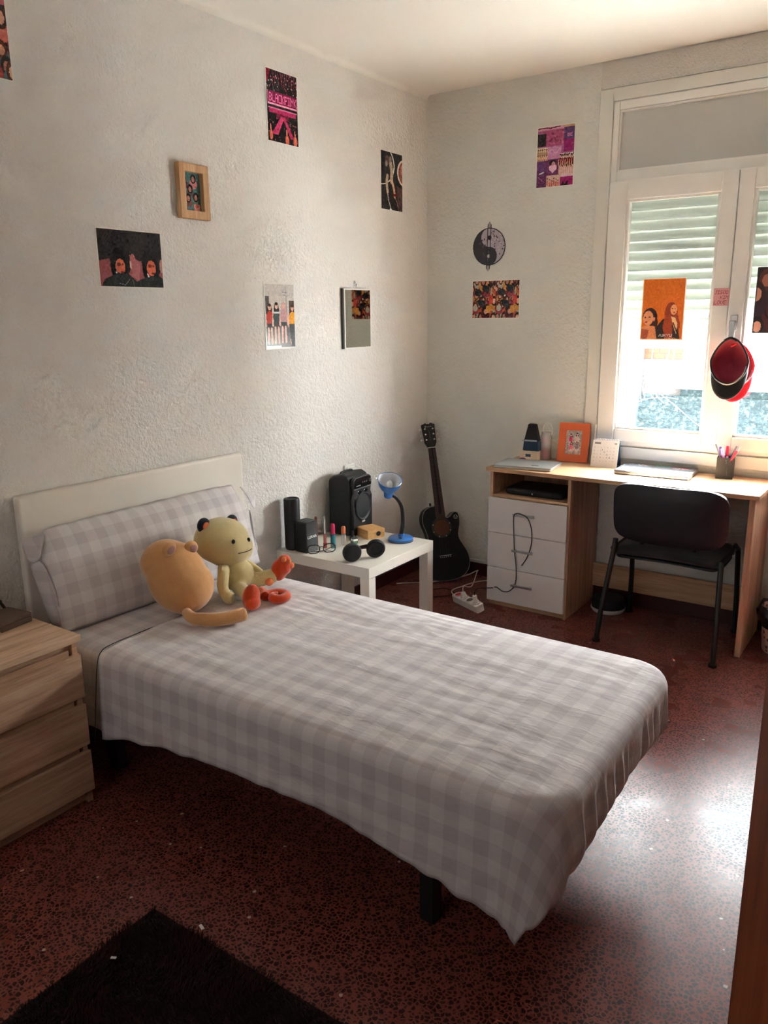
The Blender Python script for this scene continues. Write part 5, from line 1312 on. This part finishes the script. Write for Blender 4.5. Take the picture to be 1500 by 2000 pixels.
for i in range(3):
    for s in (-1, 1):
        zc = .045+.033*i
        MB().lathe([(.0052, 0), (.0052, .004), (.0025, .006), (.0025, .010)], 12, Mh @ tr(s*.024, -.006, zc) @ rot('X', 90)).build('string_post', M_chrome, hs, smooth=40)
        MB().tube([(s*.038, .003, zc), (s*.048, .003, zc)], .002, 8).ball((s*.053, .003, zc), (.004, .006, .0075), n=12, m=8).build('tuning_peg', M_whitep, hs, smooth=True, M=Mh)
g = MB().tube(spline([(-.022, -.0068, .122), (-.018, -.0068, .134), (-.019, -.0068, .118), (-.024, -.0068, .114)], 4), .0008, 5)
g.tube(spline([(-.016, -.0068, .124), (-.010, -.0068, .128), (-.006, -.0068, .123), (0, -.0068, .128), (.006, -.0068, .123), (.012, -.0068, .128), (.020, -.0068, .124)], 4), .0008, 5)
g.build('script_logo', M_steel, hs, M=Mh)
g = MB()
for i in range(5): g.ball((0, -.0065, .045+.014*i), (.005-abs(2-i)*.0012, .0008, .006), n=8, m=6)
g.build('inlay', M_grey, hs, smooth=True, M=Mh)
MB().box(-.062, .062, -.007, 0, .140, .156).build('bridge', M_gbody, gt, bevel=.002)
MB().box(-.036, .036, -.010, -.006, .158-.008, .161-.008).build('saddle', M_whitep, gt)
g = MB()
for i in range(6): g.ball((-.030+.012*i, -.007, .142), (.0026, .0026, .0026), n=8, m=6)
g.build('bridge_pins', M_whitep, gt, smooth=True)
for i in range(6): MB().tube([(-.028+.0112*i, -.0105, .152), (-.018+.0072*i, -.0135, .798)], .0004, 4).build('string', M_fretwire, gt)
MB().lathe([(.010, 0), (.0125, 0), (.0125, .001), (.010, .001), (.010, 0)], 24, tr(.092, -.0002, .372) @ rot('X', 90), cap=False).build('round_sticker', M_bind, gt)
MB().tube([(.086, -.001, .377), (.092, -.001, .366), (.098, -.001, .377)], .0012, 5).build('sticker_mark', M_bind, gt)
MB().tube([(-.045, .03, .452), (-.045, .03, .47)], .006, 8).build('strap_button', M_black, gt, smooth=True)

# ------------------------------------------------------------------ power strip and cables
ps = thing('power_strip', 'white four-way power strip lying on the floor between table and desk', 'power strip', (.588, -.515, 0), math.radians(-23))
ps.rotation_euler = (0, 0, math.radians(-24))
Mps = tr(0, 0, .002) @ rot('X', 14)
MB().prism(rrect(-.112, .112, -.026, .026, .010), 0, .045, Mps).build('housing', M_whitep, ps, bevel=.004)
for i in range(4):
    x = -.078+.052*i
    a_ = MB().lathe([(.0235, 0), (.0235, .006), (.0195, .006), (.0195, .001)], 28, Mps @ tr(x, 0, .045), cap=False).build('outlet_ring', M_whitep, ps, smooth=40)
    MB().lathe([(0, 0), (.0195, 0), (.0195, .001), (0, .001)], 28, Mps @ tr(x, 0, .045)).build('outlet', mat('outlet_inside', rgb(120, 116, 112), .6) if i else M_redpen, ps, smooth=40)
wM = ps.matrix_basis.copy()
def plug(x, label, h, cable_m, group):
    t = thing('plug', label, 'plug', M=tr(.588, -.515, 0) @ rot('Z', -24) @ Mps @ tr(x, 0, .0465))
    MB().lathe([(.017, 0), (.017, .012), (.013, .02), (.012, h), (.008, h+.002), (.0, h+.002)], 20).build('plug_body', M_whitep, t, smooth=40)
    return t
plug(-.026, 'small white plug in the middle of the power strip', .032, M_whitep, None)
plug(.078, 'white plug with a black cable at the right end of the power strip', .045, M_rubber, None)
Mz = tr(.588, -.515, 0) @ rot('Z', -24) @ Mps
pA = Mz @ Vector((-.026, 0, .08)); pB = Mz @ Vector((.078, 0, .094)); pC = Mz @ Vector((-.114, 0, .03))
def cable(name, pts, r_, m, label, n=8): return tag(MB().tube(spline(pts, n), r_, 8).build(name, m, None, smooth=True), label, 'cable')
cable('power_cable', [pA, pA+Vector((0, .005, .03)), (.50, -.32, .045), (.42, -.11, .055), (.40, -.075, .05), (.34, -.12, .02), (.24, -.25, .006), (.12, -.36, .004), (.05, -.42, .004)], .0032, M_whitep, 'white cable from the middle plug looping up toward the wall and behind the table')
cable('power_cable', [pC, pC+Vector((-.02, .02, -.01)), (.395, -.36, .010), (.40, -.25, .004), (.44, -.12, .004), (.52, -.055, .004), (.64, -.04, .004), (.66, -.015, .03)], .0034, M_whitep, 'white supply cable running from the strip end behind the desk cabinet')
cable('charger_cable', [pB, pB+Vector((.01, .01, .035)), (.690, -.44, .105), (.72, -.452, .118), (.76, -.449, .100), (.80, -.448, .112), (.83, -.449, .16), (.833, -.451, .24), (.820, -.451, .335), (.815, -.452, .42), (.812, -.455, .50), (.825, -.470, .540), (.86, -.472, .545), (.900, -.470, .525), (.915, -.455, .46), (.912, -.449, .38), (.89, -.449, .31), (.862, -.448, .262)], .0026, M_rubber, 'thin black charger cable hung over the top drawer handle', 8)
cable('black_cable', [(.36, -.50, .004), (.42, -.42, .004), (.40, -.36, .004), (.33, -.34, .004), (.28, -.42, .004), (.30, -.55, .004)], .003, M_rubber, 'short black cable lying on the floor left of the power strip')

tag(MB().box(-.007, .007, -.003, .003, 0, .0015).build('paper_scrap', M_paper, None, M=tr(1.078, -3.185, .034) @ rot('Z', 30)), 'tiny white scrap of paper lying on the dark rug', 'paper')
tag(MB().box(-.010, .010, -.004, .004, 0, .0015).build('paper_scrap', M_paper, None, M=tr(1.150, -2.970, .0005) @ rot('Z', -20)), 'small crumpled paper scrap on the floor just beyond the rug edge', 'paper')
